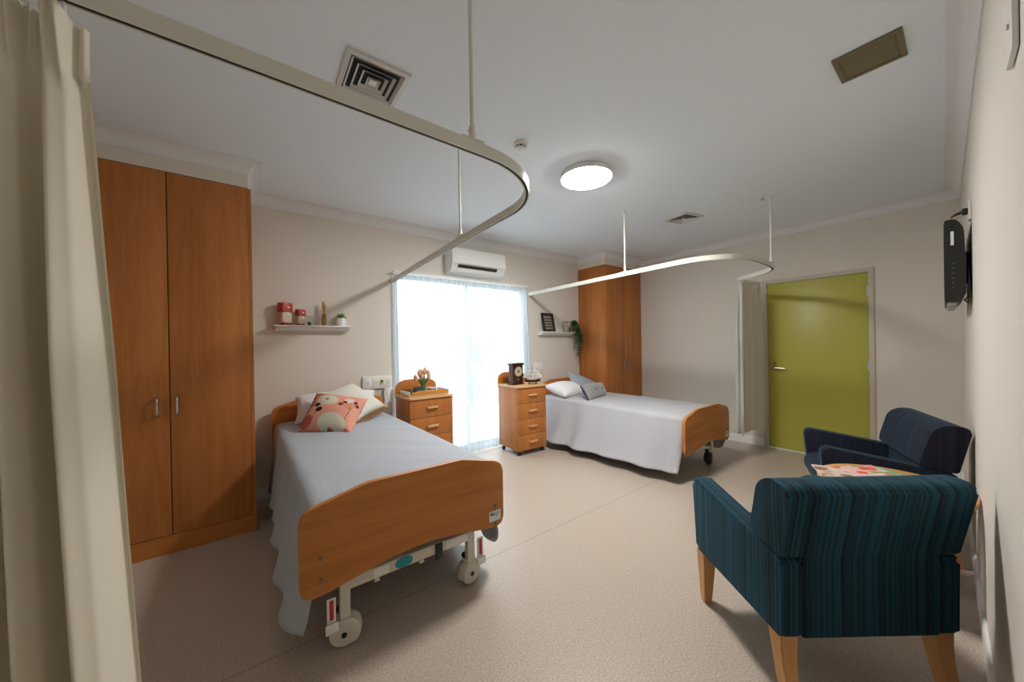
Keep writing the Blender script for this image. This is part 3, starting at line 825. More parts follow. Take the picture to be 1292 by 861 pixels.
M_goldply = wood('golden_plywood', (.50, .25, .05), (.62, .33, .08), 'x', 2)
# tray on the first cabinet
TX, TY, TZ = 1.50, 3.50, .8335
t = thing('serving_tray', 'wooden serving tray with raised sides on the cabinet beside the nearer bed', 'tray', (TX, TY, TZ))
b = BM(); prism(b, rpoly([(-.215, -.15), (.215, -.15), (.215, .15), (-.215, .15)], .03), 0, .008, 'z', .002); obj('tray_base', b, M_maple, t)
for (y, nm) in ((-.15, 0), (.142, 1)):
    b = BM(); P = [(-.19, .0085), (.19, .0085), (.20, .04), (.12, .052), (0, .055), (-.12, .052), (-.20, .04)]; prism(b, P, y, y+.009, 'y', .002); obj('tray_side', b, M_goldply, t)
for x in (-.215, .206):
    b = BM(); P = [(-.13, .0085), (.13, .0085), (.14, .045), (0, .045), (-.14, .045)]; prism(b, P, x, x+.009, 'x', .002); obj('tray_end', b, M_plastic, t)
TT = TZ+.009
# mug
M_slate = mat('slate_teal_glaze', (.07, .11, .11), .3)
t = thing('mug', 'wide slate teal mug on the tray left of the tulip vase', 'mug', (1.415, 3.47, TT))
b = BM(); lathe(b, [(0, 0), (.036, 0), (.045, .01), (.050, .035), (.050, .066), (.047, .066), (.046, .035), (.040, .012), (0, .008)], 28); obj('cup', b, M_slate, t)
b = BM(); tube(b, catmull([(-.049, 0, .052), (-.072, -.003, .05), (-.078, -.003, .034), (-.066, -.002, .018), (-.047, 0, .018)], 4), .0055, 8); obj('handle', b, M_slate, t)
# vase of tulips
t = thing('vase', 'small teal glass vase on the tray holding the tulips', 'vase', (1.462, 3.44, TT))
b = BM(); lathe(b, [(0, 0), (.027, 0), (.030, .02), (.026, .05), (.028, .085), (.024, .085), (.022, .05), (.024, .01), (0, .008)], 24); obj('vase_body', b, mat('teal_glass', (.05, .16, .16), .12, spec=.8), t)
t = thing('tulip_bouquet', 'bunch of peach tulips with green leaves standing in the teal vase', 'flowers', (1.462, 3.44, TT))
M_peach = cloth_mat('peach_petals', (.80, .52, .34), .35, .6); M_green = mat('fresh_leaf_green', (.10, .25, .05), .5)
for k in range(13):
    a = k*2.4; r = .016+.0052*k; zt = .215-.0065*k+random.uniform(-.012, .012); x, y = r*math.cos(a)*1.3, r*math.sin(a)*.9
    b = BM(); tube(b, catmull([(x*.1, y*.1, .05), (x*.45, y*.45, .12), (x, y, zt)], 4), .0028, 6); st = obj('stem', b, M_green, t)
    b = BM(); lathe(b, [(0, 0), (.011, .003), (.019, .018), (.0195, .034), (.013, .050), (.004, .060), (.0, .061)], 10, (x, y, zt-.004)); obj('blossom', b, M_peach, st)
b = BM()
for k in range(9):
    a = k*.75; r = .05+.02*(k % 2); P0 = [Vector((.006*math.cos(a), .006*math.sin(a), .06)), Vector((r*.6*math.cos(a), r*.6*math.sin(a), .125)), Vector((r*1.2*math.cos(a), r*1.2*math.sin(a), .16))]
    sd = Vector((-math.sin(a), math.cos(a), 0))*.010; prev = None
    for p, ww in zip(catmull(P0, 4), (.5, .8, 1, 1.1, 1, .9, .7, .4, .05)):
        cur2 = (b.verts.new(p-sd*ww), b.verts.new(p+sd*ww))
        if prev: b.faces.new((prev[0], prev[1], cur2[1], cur2[0]))
        prev = cur2
obj('leaves', b, M_green, t)
# teacup and saucer
t = thing('teacup', 'white and blue teacup on the tray right of the tulips', 'cup', (1.562, 3.46, TT+.0085))
M_bw = print_mat('blue_white_glaze', (.72, .74, .76), [(.3, .5, .12, .3, 0, (.05, .10, .35)), (.75, .5, .1, .25, 0, (.05, .10, .35))])
M_china = mat('white_blue_china', (.72, .75, .78), .2)
b = BM(); lathe(b, [(0, 0), (.020, 0), (.022, .004), (.038, .022), (.043, .048), (.0405, .048), (.035, .022), (0, .006)], 26); obj('cup', b, M_china, t)
b = BM(); lathe(b, [(.0385, .0195), (.0418, .030), (.0432, .040), (.0436, .040), (.0425, .030), (.0390, .0195)], 26); obj('blue_band', b, mat('cobalt_blue_glaze', (.06, .13, .40), .25), t, label='cobalt blue band')
b = BM(); tube(b, catmull([(.040, 0, .040), (.058, 0, .04), (.062, 0, .028), (.052, 0, .016), (.036, 0, .018)], 4), .003, 8); obj('handle', b, M_china, t)
b = BM(); lathe(b, [(0, 0), (.03, 0), (.06, .008), (.06, .0095), (.03, .003), (0, .003)], 26); tag(obj('saucer', b, M_china, None, (1.562, 3.46, TT)), 'white saucer under the blue and white teacup', 'saucer')
b = BM(); box(b, -.03, .03, -.022, .022, 0, .006, .002); box(b, -.03, .03, -.022, .022, .0065, .02, .003)
tag(obj('small_box', b, M_dark, None, (1.335, 3.46, TT), .3), 'small dark box at the left end of the tray', 'box')
b = BM(); lathe(b, [(0, 0), (.028, 0), (.034, .014), (.032, .014), (.026, .004), (0, .004)], 22); tag(obj('glass_dish', b, glass_mat('dish_glass', .7, (.85, .88, .88)), None, (1.655, 3.50, TT)), 'small clear glass dish at the right end of the tray', 'dish')

# clock
def lp(base, rz, x, y): c, s = math.cos(rz), math.sin(rz); return (base[0]+c*x-s*y, base[1]+s*x+c*y)
M_mahog = wood('dark_mahogany', (.035, .010, .006), (.07, .02, .01), 'z', 3, .25)
cx, cy = lp(CAB2, -.04, .115, .20)
t = thing('mantel_clock', 'dark mahogany mantel clock with round cream dial on the right-hand cabinet', 'clock', (cx, cy, .8385), .05)
b = BM(); box(b, -.095, .095, -.05, .05, 0, .02, .004); box(b, -.082, .082, -.042, .042, .0202, .245, .002); obj('case', b, M_mahog, t)
b = BM(); box(b, -.098, .098, -.054, .054, .2455, .262, .005); box(b, -.086, .086, -.046, .046, .2622, .27, .003); obj('cornice', b, M_mahog, t)
b = BM(); lathe(b, [(0, -.006), (.058, -.006), (.058, 0), (0, 0)], 36, (0, -.0425, .165), axis='y'); dl = obj('dial', b, mat('aged_cream_dial', (.55, .47, .32), .4), t, label='round cream dial')
b = BM(); lathe(b, [(.058, -.0005), (.058, -.009), (.065, -.009), (.066, -.0005)], 36, (0, -.0425, .165), axis='y'); obj('bezel', b, M_dsteel, t)
b = BM()
for k in range(12):
    a = k*PI/6; x, z = .046*math.sin(a), .165+.046*math.cos(a); box(b, x-.002, x+.002, -.0492, -.0487, z-.005, z+.005)
lathe(b, [(0, -.0015), (.020, -.0015), (.020, 0), (0, 0)], 20, (0, -.0487, .165), axis='y', mi=0); obj('numerals', b, M_dsteel, dl)
b = BM(); tube(b, [(0, -.0515, .165), (.012, -.0515, .19)], .0018, 6); tube(b, [(0, -.0515, .165), (-.006, -.0515, .205)], .0014, 6); obj('hands', b, M_black, dl)
b = BM(); box(b, -.03, .03, -.0445, -.0425, .03, .088, .001); wn = obj('pendulum_window', b, M_black, t)
b = BM(); lathe(b, [(0, -.003), (.011, -.003), (.012, 0), (0, 0)], 18, (-.003, -.0447, .068), axis='y'); tube(b, [(-.003, -.046, .075), (0, -.046, .088)], .0012, 6); obj('pendulum', b, mat('brass', (.7, .55, .25), .25, 1), wn)

# ship
cx, cy = lp(CAB2, -.04, .30, .10)
t = thing('model_ship', 'dark model sailing ship with three masts and white sails beside the clock', 'model ship', (cx, cy, .8385), -.45)
b = BM(); sec = []
for k in range(13):
    u = k/12; x = -.10+.20*u; wdt = .021*math.sin(PI*min(1, max(.05, u*.93+.05)))**.6; top = .052+.018*(2*u-1)**2; keel = .022+.010*abs(2*u-1)**3
    sec.append([b.verts.new((x, -wdt, top)), b.verts.new((x, -wdt*.8, (top+keel)/2)), b.verts.new((x, 0, keel)), b.verts.new((x, wdt*.8, (top+keel)/2)), b.verts.new((x, wdt, top))])
for a, c in zip(sec, sec[1:]):
    for i in range(5): b.faces.new((a[i], a[(i+1) % 5], c[(i+1) % 5], c[i]))
b.faces.new(sec[0]); b.faces.new(sec[-1][::-1])
tube(b, [(.095, 0, .066), (.145, 0, .088)], [.003, .0015], 6); box(b, -.098, -.06, -.014, .014, .066, .078); obj('hull', b, M_mahog, t)
b = BM(); box(b, -.065, .065, -.02, .02, 0, .007, .002)
for x in (-.045, .045): box(b, x-.004, x+.004, -.012, .012, .0072, .030)
obj('stand', b, M_black, t)
BC, BS = math.cos(-.95), math.sin(-.95)
M_sail = cloth_mat('sailcloth', (.72, .70, .62), .4)
for x, h in ((-.055, .20), (.0, .245), (.055, .215)):
    b = BM(); tube(b, [(x, 0, .045), (x, 0, h)], [.003, .0015], 6)
    for zz, hw in ((.10, .032), (.145, .027), (.185, .02)):
        if zz < h-.01: tube(b, [(x+hw*BS, -hw*BC, zz), (x-hw*BS, hw*BC, zz)], .0013, 5)
    ms = obj('mast', b, M_mahog, t)
    for zz, hh, hw in ((.067, .030, .032), (.105, .034, .030), (.150, .030, .024)):
        if zz+hh > h: continue
        b = BM(); g = []
        for j in range(5):
            v = j/4; row = []
            for i in range(6):
                u = i/5; ww = hw*(1.05-.12*v); dd = .004+.010*math.sin(PI*u)*math.sin(PI*(.2+.7*v)); yy = -ww+2*ww*u; row.append(b.verts.new((x+dd*BC-yy*BS, dd*BS+yy*BC, zz+hh*v)))
            g.append(row)
        for r0, r1 in zip(g, g[1:]):
            for i in range(5): b.faces.new((r0[i], r0[i+1], r1[i+1], r1[i]))
        obj('sail', b, M_sail, ms)
b = BM()
for tri in (((.14, 0, .088), (.062, 0, .185), (.066, 0, .085)), ((-.06, 0, .18), (-.06, 0, .08), (-.125, .004, .085))):
    b.faces.new([b.verts.new(p) for p in tri])
obj('jib_sail', b, M_sail, t, smooth=None)
b = BM()
for a, c in (((.145, 0, .088), (.0, 0, .24)), ((-.1, 0, .075), (-.055, 0, .195)), ((-.03, -.018, .06), (0, 0, .2)), ((-.03, .018, .06), (0, 0, .2)), ((.03, -.018, .06), (0, 0, .2)), ((.03, .018, .06), (0, 0, .2))): tube(b, [a, c], .0007, 4)
obj('rigging', b, M_dark, t)

# ---------------------------------------------------------------- wall shelves and ornaments
def shelf(label, x0, x1, z):
    t = thing('wall_shelf', label, 'shelf', ((x0+x1)/2, YN, z))
    w = (x1-x0)/2
    b = BM(); box(b, -w, w, -.125, -.002, -.012, 0, .002); obj('shelf_board', b, M_white, t)
    b = BM(); P = [(-.112, -.013), (-.002, -.013), (-.002, -.05), (-.022, -.05)]
    for k in range(6): a = k/5*PI/2; P.append((-.022-.08*math.sin(a)*.95, -.05+.030*(1-math.cos(a))))
    P.append((-.112, -.019)); prism(b, P, -w+.012, w-.012, 'x'); obj('moulding', b, M_white, t)
    return t
SZ1, SZ2 = 1.548, 1.518
shelf('white moulded wall shelf above the headboard of the nearer bed', .20, .835, SZ1)
shelf('short white wall shelf beside the far corner wardrobe', 3.385, 4.06, SZ2)
def figurine(label, x, h, rz, grp='red and cream ornaments on the shelf'):
    t = thing('ornament', label, 'ornament', (x, YN-.068, SZ1+.0005), rz+.2, grp); w = h*.24
    Mc = mat('cream_knit_ceramic', (.60, .50, .36), .6, bump=(120, .8)); Mr = mat('red_ceramic', (.42, .035, .02), .35); 
    b = BM(); P = rpoly([(-w, -w*.8), (w, -w*.8), (w, w*.8), (-w, w*.8)], w*.5)
    prism(b, [(p[0]*.96, p[1]*.96) for p in P], h*.10, h*.56, 'z', .004); obj('body', b, Mc, t)
    b = BM(); prism(b, [(p[0]*1.08, p[1]*1.08) for p in P], h*.565, h*.98, 'z', h*.06, 3); hat = obj('hat', b, Mr, t, label='red spotted hat')
    b = BM(); 
    for sx in (-1, 1): ball(b, (sx*w*.5, -w*.45, h*.05), h*.055, 1.2, 1.6, .88, 10)
    box(b, -w*.7, w*.7, -w*.5, w*.5, 0.001, h*.098, .004); obj('feet', b, Mr, t)
    b = BM(); lathe(b, [(0, -.0025), (h*.045, -.0025), (h*.05, 0), (0, 0)], 14, (w*.1, -w*.8*1.08-.0003, h*.78), axis='y')
    lathe(b, [(0, 0), (h*.045, 0), (h*.04, .0025), (0, .0025)], 14, (w*1.08+.0003, 0, h*.74), axis='x'); obj('spots', b, M_china, hat)
    b = BM(); prism(b, [(-w*.35, h*.56), (w*.35, h*.56), (0, h*.36)], -w*.8*.96-.006, -w*.8*.96-.0005, 'y'); obj('beard', b, M_china, t)
    return t
figurine('taller red and cream figure at the left end of the shelf', .29, .205, .25)
figurine('shorter red and cream figure next to the taller one on the shelf', .41, .15, .25)
b = BM(); box(b, -.014, .014, -.014, .014, 0, .032, .003); tag(obj('small_block', b, mat('dark_olive_glaze', (.05, .05, .03), .5), None, (.478, YN-.08, SZ1+.0005)), 'tiny dark olive block beside the shorter red figure on the shelf', 'ornament')
t = thing('dried_grass_vase', 'slim woven brown vase in the middle of the long shelf', 'vase', (.605, YN-.065, SZ1+.0005))
b = BM(); pr = [(0, 0), (.022, 0)]
for k in range(9): pr += [(.024+.002*(k % 2)-.0008*k, .006+.012*k)]
pr += [(.014, .114), (0, .114)]; lathe(b, pr, 18); obj('vase_body', b, mat('woven_brown', (.28, .15, .05), .7), t)
t = thing('dried_grass', 'golden dried grass sprays standing in the slim brown vase', 'dried grass', (.605, YN-.065, SZ1+.115)); b = BM()
for k in range(26):
    a = random.uniform(0, 6.28); r = random.uniform(.004, .026); h = random.uniform(.07, .13)
    tube(b, [(0.2*r*math.cos(a), .2*r*math.sin(a), 0), (r*.6*math.cos(a), r*.6*math.sin(a), h*.5), (r*math.cos(a), r*math.sin(a), h)], [.0015, .003, .001], 5)
o = obj('seed_heads', b, mat('straw_gold', (.55, .33, .10), .8), t); o['kind'] = 'stuff'
t = thing('plant_pot', 'small white faceted pot at the right end of the long shelf', 'pot', (.752, YN-.065, SZ1+.0005))
b = BM(); lathe(b, [(0, 0), (.040, 0), (.046, .03), (.044, .06), (.040, .08), (.035, .08), (.036, .06), (0, .055)], 8); obj('pot_body', b, mat('white_faceted_ceramic', (.74, .73, .72), .4), t, smooth=None)
t = thing('succulent', 'small green succulent growing in the white faceted pot', 'plant', (.752, YN-.065, SZ1+.058)); 
for k in range(16):
    a = k*2.4; r = .008+.0018*k; z = .05-.002*k
    b = BM(); c = Vector((r*math.cos(a), r*math.sin(a), z)); dirv = Vector((math.cos(a), math.sin(a), 1.3-.06*k)).normalized()
    tube(b, [c-dirv*.02, c, c+dirv*.016, c+dirv*.026], [.004, .008, .006, .0008], 7); obj('leaf', b, M_green, t)

# shelf 2: frame, lantern, trailing plant
t = thing('picture_frame', 'black framed print of white lettering leaning on the short shelf', 'picture frame', (3.56, YN-.085, SZ2+.0008))
tilt = .22
def tl(x, y, z): return (x, y+math.sin(tilt)*z*1.0, z*math.cos(tilt))
def tilted(b):
    for v in b.verts: v.co = Vector(tl(*v.co))
    return b
fw, fh = .115, .285
b = BM()
for (xa, xb, za, zb) in ((-fw, -fw+.028, 0, fh), (fw-.028, fw, 0, fh), (-fw+.028, fw-.028, 0, .028), (-fw+.028, fw-.028, fh-.028, fh)): box(b, xa, xb, -.009, .009, za, zb, .002)
obj('frame', tilted(b), mat('black_stained_wood', (.012, .008, .008), .35), t)
b = BM(); box(b, -fw+.028, fw-.028, -.002, .004, .028, fh-.028); pn = obj('print', tilted(b), mat('dark_print', (.045, .035, .03), .5), t, smooth=None)
b = BM(); rr = random.Random(4)
for row in range(5):
    z = .232-.042*row; x = -.072
    while x < .062:
        wd2 = rr.uniform(.012, .022); k = rr.randint(0, 2)
        box(b, x, x+.004, -.0035, -.0022, z-.024, z)
        if k != 1: box(b, x+.005, x+wd2, -.0035, -.0022, z-.004, z)
        if k != 2: box(b, x+.005, x+wd2, -.0035, -.0022, z-.014, z-.011)
        box(b, x+wd2-.004, x+wd2, -.0035, -.0022, z-.024, z-.014*(k == 1)-.004)
        x += wd2+.007
obj('lettering', tilted(b), mat('pale_print_ink', (.6, .58, .45), .6), pn, smooth=None)
t = thing('lantern', 'small open brass lantern with a pale candle on the short shelf', 'lantern', (3.935, YN-.068, SZ2+.0008))
Mb = mat('aged_brass', (.30, .26, .10), .4, .7); b = BM(); q = .048
box(b, -q, q, -q, q, 0, .008, .002)
for x in (-1, 1):
    for y in (-1, 1): tube(b, [(x*(q-.004), y*(q-.004), .008), (x*(q-.004), y*(q-.004), .165)], .0035, 6)
for z in (.15, .012):
    for s in (-1, 1): tube(b, [(-q, s*(q-.004), z), (q, s*(q-.004), z)], .003, 6); tube(b, [(s*(q-.004), -q, z), (s*(q-.004), q, z)], .003, 6)
obj('cage', b, Mb, t)
b = BM(); lathe(b, [(0, .0085), (.022, .0085), (.022, .10), (.018, .104), (0, .102)], 18); obj('candle', b, mat('ivory_wax', (.72, .66, .50), .5), t, label='ivory candle')
t = thing('trailing_plant', 'green trailing plant in a pot hanging down beside the far wardrobe', 'plant', (4.02, YN-.07, SZ2+.0008))
b = BM(); lathe(b, [(0, 0), (.026, 0), (.034, .07), (.030, .07), (.024, .05), (0, .048)], 18); obj('plant_pot', b, mat('grey_green_pot', (.12, .15, .10), .6), t)
M_vine = mat('ivy_leaf', (.09, .19, .08), .55)
rr = random.Random(11)
for v in range(14):
    a = rr.uniform(-.9, .9); dx = .03+.12*rr.random(); L_ = rr.uniform(.06, .42); yy = -.02-.07*rr.random()
    pth = catmull([(0, 0, .06), (dx*.5, yy*.7, .13+.05*rr.random()), (dx, yy, .05), (dx+.035+.02*math.sin(v), yy-.01, -.06*L_/.2), (dx+.02*math.sin(v*2), yy-.01, -L_+.03)], 6)
    b = BM(); tube(b, pth, .0018, 5); vn = obj('vine', b, M_vine, t)
    b = BM()
    for k, p in enumerate(pth[4:]):
        for s in range(3):
            aa = rr.uniform(0, 6.28); d = Vector((math.cos(aa), math.sin(aa), rr.uniform(-.6, .3))).normalized(); sd = d.cross(Vector((0, 0, 1))).normalized()*.015; c = Vector(p)
            up = Vector((0, 0, .004))
            b.faces.new([b.verts.new(w) for w in (c, c+d*.018+sd+up, c+d*.040, c+d*.018-sd+up)])
    obj('leaves', b, M_vine, vn, smooth=None)

# ---------------------------------------------------------------- services on the walls
t = thing('socket_panel', 'white service panel with outlets on the wall right of the nearer headboard', 'socket panel', (1.09, YN, .96))
b = BM(); box(b, -.135, .165, -.026, -.001, -.062, .068, .004); obj('panel_body', b, M_plastic, t)
for x, w_ in ((-.085, .035), (-.005, .03), (.125, .024)):
    b = BM(); box(b, x-w_, x+w_, -.031, -.0265, -.04, .045, .002); p = obj('outlet', b, M_plastic, t)
    b = BM(); box(b, x-.008, x-.005, -.0318, -.0312, -.004, .012); box(b, x+.005, x+.008, -.0318, -.0312, -.004, .012); box(b, x-.0015, x+.0015, -.0318, -.0312, -.022, -.008); obj('slots', b, M_dark, p, smooth=None)
b = BM(); lathe(b, [(0, -.022), (.014, -.022), (.018, -.012), (.020, 0), (0, 0)], 18, (.06, -.0268, .012), axis='y'); pl = obj('call_plug', b, mat('yellow_green_plastic', (.45, .50, .05), .4), t, label='yellow green call plug')
b = BM(); lathe(b, [(0, -.03), (.009, -.03), (.010, -.0225), (0, -.0225)], 12, (.055, -.0268, .014), axis='y'); obj('plug_tip', b, M_black, pl)
b = BM(); box(b, 1.165, 1.262, YN-.045, YN-.001, .10, .895, .006)
tag(obj('cable_duct', b, M_plastic, None), 'white vertical duct below the service panel beside the cabinet', 'duct')
b = BM(); tube(b, catmull([(1.148, YN-.06, .97), (1.16, YN-.09, .90), (1.19, YN-.075, .80), (1.23, YN-.07, .70), (1.215, YN-.065, .55), (1.19, YN-.06, .3), (1.185, YN-.06, .12)], 6), .0035, 6)
tag(obj('call_cord', b, mat('grey_cord', (.35, .35, .38), .6), None), 'thin grey cord dangling from the service panel', 'cord')
t = thing('wall_socket', 'white wall socket right of the window beside the model ship', 'socket', (3.39, YN, .985))
b = BM(); box(b, -.085, .085, -.012, -.001, -.07, .085, .003); obj('plate', b, M_plastic, t)
for x in (-.04, .04):
    b = BM(); box(b, x-.014, x+.014, -.016, -.0125, .02, .045, .002); obj('switch', b, M_plastic, t)
    b = BM(); box(b, x-.008, x-.005, -.0135, -.0124, -.03, -.012); box(b, x+.005, x+.008, -.0135, -.0124, -.03, -.012); obj('slots', b, M_dark, t, smooth=None)

def onS(x, off=0): return (x-math.sin(SA)*off, sy(x)+math.cos(SA)*off)
t = thing('wall_plate', 'white wall plate with a button high on the right wall at the photo edge', 'wall plate', (*onS(1.38), 2.03), SA)
b = BM(); box(b, -.055, .055, .001, .011, -.065, .065, .003); obj('plate', b, M_plastic, t)
b = BM(); lathe(b, [(0, .0112), (.006, .0112), (.006, .015), (0, .015)], 12, (-.02, 0, 0), axis='y'); obj('button', b, M_steel, t)

# television
t = thing('television', 'black flat television mounted on the right wall near the green door', 'television', (*onS(3.30), 1.79), SA)
b = BM(); P = rpoly([(.100, -.24), (.100, .24), (.060, .245), (.035, .20), (.028, .17), (.022, .0), (.022, -.20), (.045, -.24)], [.006, .006, .02, .02, .01, .01, .02, .02])
prism(b, P, 0, .76, 'x', .004); obj('cabinet', b, M_black, t)
b = BM(); box(b, .02, .74, .1005, .102, -.22, .225); obj('screen', b, mat('screen_glass', (.01, .01, .012), .08), t, smooth=None)
b = BM(); box(b, .02, .70, .055, .09, -.262, -.2415, .004); obj('speaker_strip', b, mat('silver_plastic', (.35, .34, .32), .4), t, label='silver speaker strip')
b = BM(); box(b, -.0035, -.0005, .065, .077, .09, .17); obj('sticker', b, M_label, t, smooth=None)
b = BM()
for k in range(6): box(b, -.003, -.0005, .064, .074, -.16+k*.028, -.156+k*.028)
obj('side_controls', b, mat('grey_print', (.12, .12, .12), .5), t, smooth=None)
b = BM(); box(b, .25, .45, .0, .021, -.12, .08, .003); obj('wall_bracket', b, M_black, t)
b = BM(); tube(b, catmull([(.05, .03, -.235), (.04, .012, -.20), (.03, .012, -.10), (.05, .014, -.04)], 6), .004, 6); tube(b, catmull([(.03, .03, -.23), (.015, .015, -.25), (.0, .012, -.2), (.01, .012, -.12), (.06, .012, -.05)], 6), .003, 6); obj('cables', b, M_black, t)
t = thing('wall_socket', 'white wall socket above the television with a black plug', 'socket', (*onS(3.36), 2.075), SA)
b = BM(); box(b, -.035, .035, .001, .011, -.055, .055, .002); obj('plate', b, M_plastic, t)
b = BM(); box(b, -.016, .016, .0112, .034, -.018, .018, .005); tube(b, [(0, .034, 0), (.0, .06, -.01), (.005, .075, -.022)], [.009, .006, .003], 8); obj('plug', b, M_black, t, label='black plug')

# air conditioner
t = thing('air_conditioner', 'white split air conditioner on the wall above the sheer curtain', 'air conditioner', (2.30, YN, 2.2))
b = BM(); P = rpoly([(-.001, 0.01), (-.001, .30), (-.17, .30), (-.205, .275), (-.215, .10), (-.16, .022), (-.08, .0)], [0, .0, .02, .03, .05, .05, .03])
prism(b, P, -.385, .375, 'x', .006); bd = obj('body', b, mat('appliance_white', (.74, .76, .76), .3), t)
b = BM(); prism(b, rpoly([(-.197, .285), (-.2085, .27), (-.2205, .105), (-.2165, .10), (-.2045, .268), (-.195, .28)], 0), -.36, .372, 'x'); obj('front_panel', b, M_plastic, t)
b = BM(); v = [(-.213, .088), (-.188, .055), (-.184, .058), (-.209, .091)]; prism(b, [(p[0]-.006, p[1]-.002) for p in v], -.31, .24, 'x'); obj('air_slot', b, M_black, t)
b = BM(); prism(b, [(-.197, .052), (-.165, .016), (-.162, .019), (-.194, .055)], -.31, .30, 'x'); obj('flap', b, M_plastic, t)

# ---------------------------------------------------------------- ceiling fittings
def diffuser(label, cx, cy, rz, s):
    t = thing('ceiling_vent', label, 'ceiling vent', (cx, cy, ZC), rz, None)
    def ring(b, a, c, z0, z1):
        A = [b.verts.new((x*a, y*a, z0)) for x, y in ((-1, -1), (1, -1), (1, 1), (-1, 1))]; B = [b.verts.new((x*c, y*c, z1)) for x, y in ((-1, -1), (1, -1), (1, 1), (-1, 1))]
        A2 = [b.verts.new((v.co.x, v.co.y, v.co.z-.0025)) for v in A]; B2 = [b.verts.new((v.co.x, v.co.y, v.co.z-.0025)) for v in B]
        for i in range(4):
            j = (i+1) % 4; b.faces.new((A[i], A[j], B[j], B[i])); b.faces.new((A2[i], B2[i], B2[j], A2[j])); b.faces.new((A[i], A2[i], A2[j], A[j])); b.faces.new((B[i], B[j], B2[j], B2[i]))
    b = BM(); ring(b, s, s-.022, -.010, -.012); ring(b, s, s+.0005, -.010, -.0005); obj('frame', b, M_vent, t, smooth=None)
    b = BM(); box(b, -s+.004, s-.004, -s+.004, s-.004, -.004, -.001); obj('backing', b, M_dark, t, smooth=None)
    for k in range(4):
        a = (s-.026)-k*.030; b = BM(); ring(b, a, a-.011, -.016, -.005); obj('louvre', b, M_vent, t, smooth=None)
    b = BM(); box(b, -.018, .018, -.018, .018, -.017, -.010, .001); obj('centre_cap', b, M_plastic, t)
    return t
diffuser('square louvred ceiling vent above the nearer bed, partly behind the curtain rail', .535, 1.832, -.02, .147)
diffuser('square louvred ceiling vent near the round lamp, above the far bed', 3.84, 1.89, -.22, .14)
t = thing('ceiling_hatch', 'olive bronze access plate in the ceiling at upper right', 'ceiling panel', (2.41, .28, ZC), 0)
b = BM()
for (xa, xb, ya, yb) in ((-.12, -.098, -.116, .116), (.098, .12, -.116, .116), (-.098, .098, -.116, -.096), (-.098, .098, .096, .116)): box(b, xa, xb, ya, yb, -.010, -.0008, .001)
obj('frame', b, M_bronze, t)
b = BM(); box(b, -.0975, .0975, -.0955, .0955, -.006, -.0008); box(b, -.09, .09, -.088, .085, -.008, -.0062, .001); obj('panel', b, M_bronze, t)
b = BM(); lathe(b, [(0, -.012), (.006, -.012), (.007, -.0082), (0, -.0082)], 12, (-.07, -.03, 0)); obj('latch', b, M_dsteel, t)
t = thing('ceiling_lamp', 'round glowing flush lamp on the ceiling above the gap between the beds', 'lamp', (2.19, 1.85, ZC))
b = BM(); lathe(b, [(0, -.001), (.196, -.001), (.202, -.01), (.203, -.040), (.199, -.043), (.195, -.040), (.195, -.016), (0, -.016)], 56); obj('lamp_base', b, M_plastic, t)
b = BM(); lathe(b, [(0, -.0165), (.1935, -.0165), (.1935, -.042), (.18, -.050), (.12, -.054), (0, -.055)], 56)
LAMP_E = 100
obj('diffuser', b, mat('lit_opal', (.9, .9, .88), .4, emit=((1, .965, .915), LAMP_E)), t, label='glowing opal diffuser')
t = thing('smoke_detector', 'white smoke detector on the ceiling left of the round lamp', 'smoke detector', (1.50, 1.83, ZC))
b = BM(); lathe(b, [(0, -.001), (.05, -.001), (.052, -.018), (.044, -.024), (.040, -.024)], 28); obj('base', b, M_plastic, t)
b = BM(); lathe(b, [(.036, -.024), (.036, -.036), (0, -.036), (0, -.024)], 28); obj('sensor_gap', b, M_dark, t)
b = BM(); lathe(b, [(0, -.0365), (.042, -.0365), (.042, -.045), (.030, -.052), (0, -.053)], 28)
for k in range(10): a = k*PI/5; box(b, .038*math.cos(a)-.003, .038*math.cos(a)+.003, .038*math.sin(a)-.003, .038*math.sin(a)+.003, -.0365, -.0242)
obj('cap', b, M_plastic, t)
t = thing('sprinkler', 'small sprinkler head on the ceiling near the far curtain rail', 'sprinkler', (3.83, 1.15, ZC))
b = BM(); lathe(b, [(0, -.001), (.03, -.001), (.03, -.005), (.012, -.010), (.008, -.03), (0, -.03)], 20); obj('escutcheon', b, M_plastic, t)
b = BM(); tube(b, [(-.010, 0, -.028), (-.012, 0, -.045), (0, 0, -.052)], .002, 6); tube(b, [(.010, 0, -.028), (.012, 0, -.045), (0, 0, -.052)], .002, 6); lathe(b, [(0, -.052), (.016, -.052), (.016, -.055), (0, -.055)], 14); obj('deflector', b, M_dsteel, t)

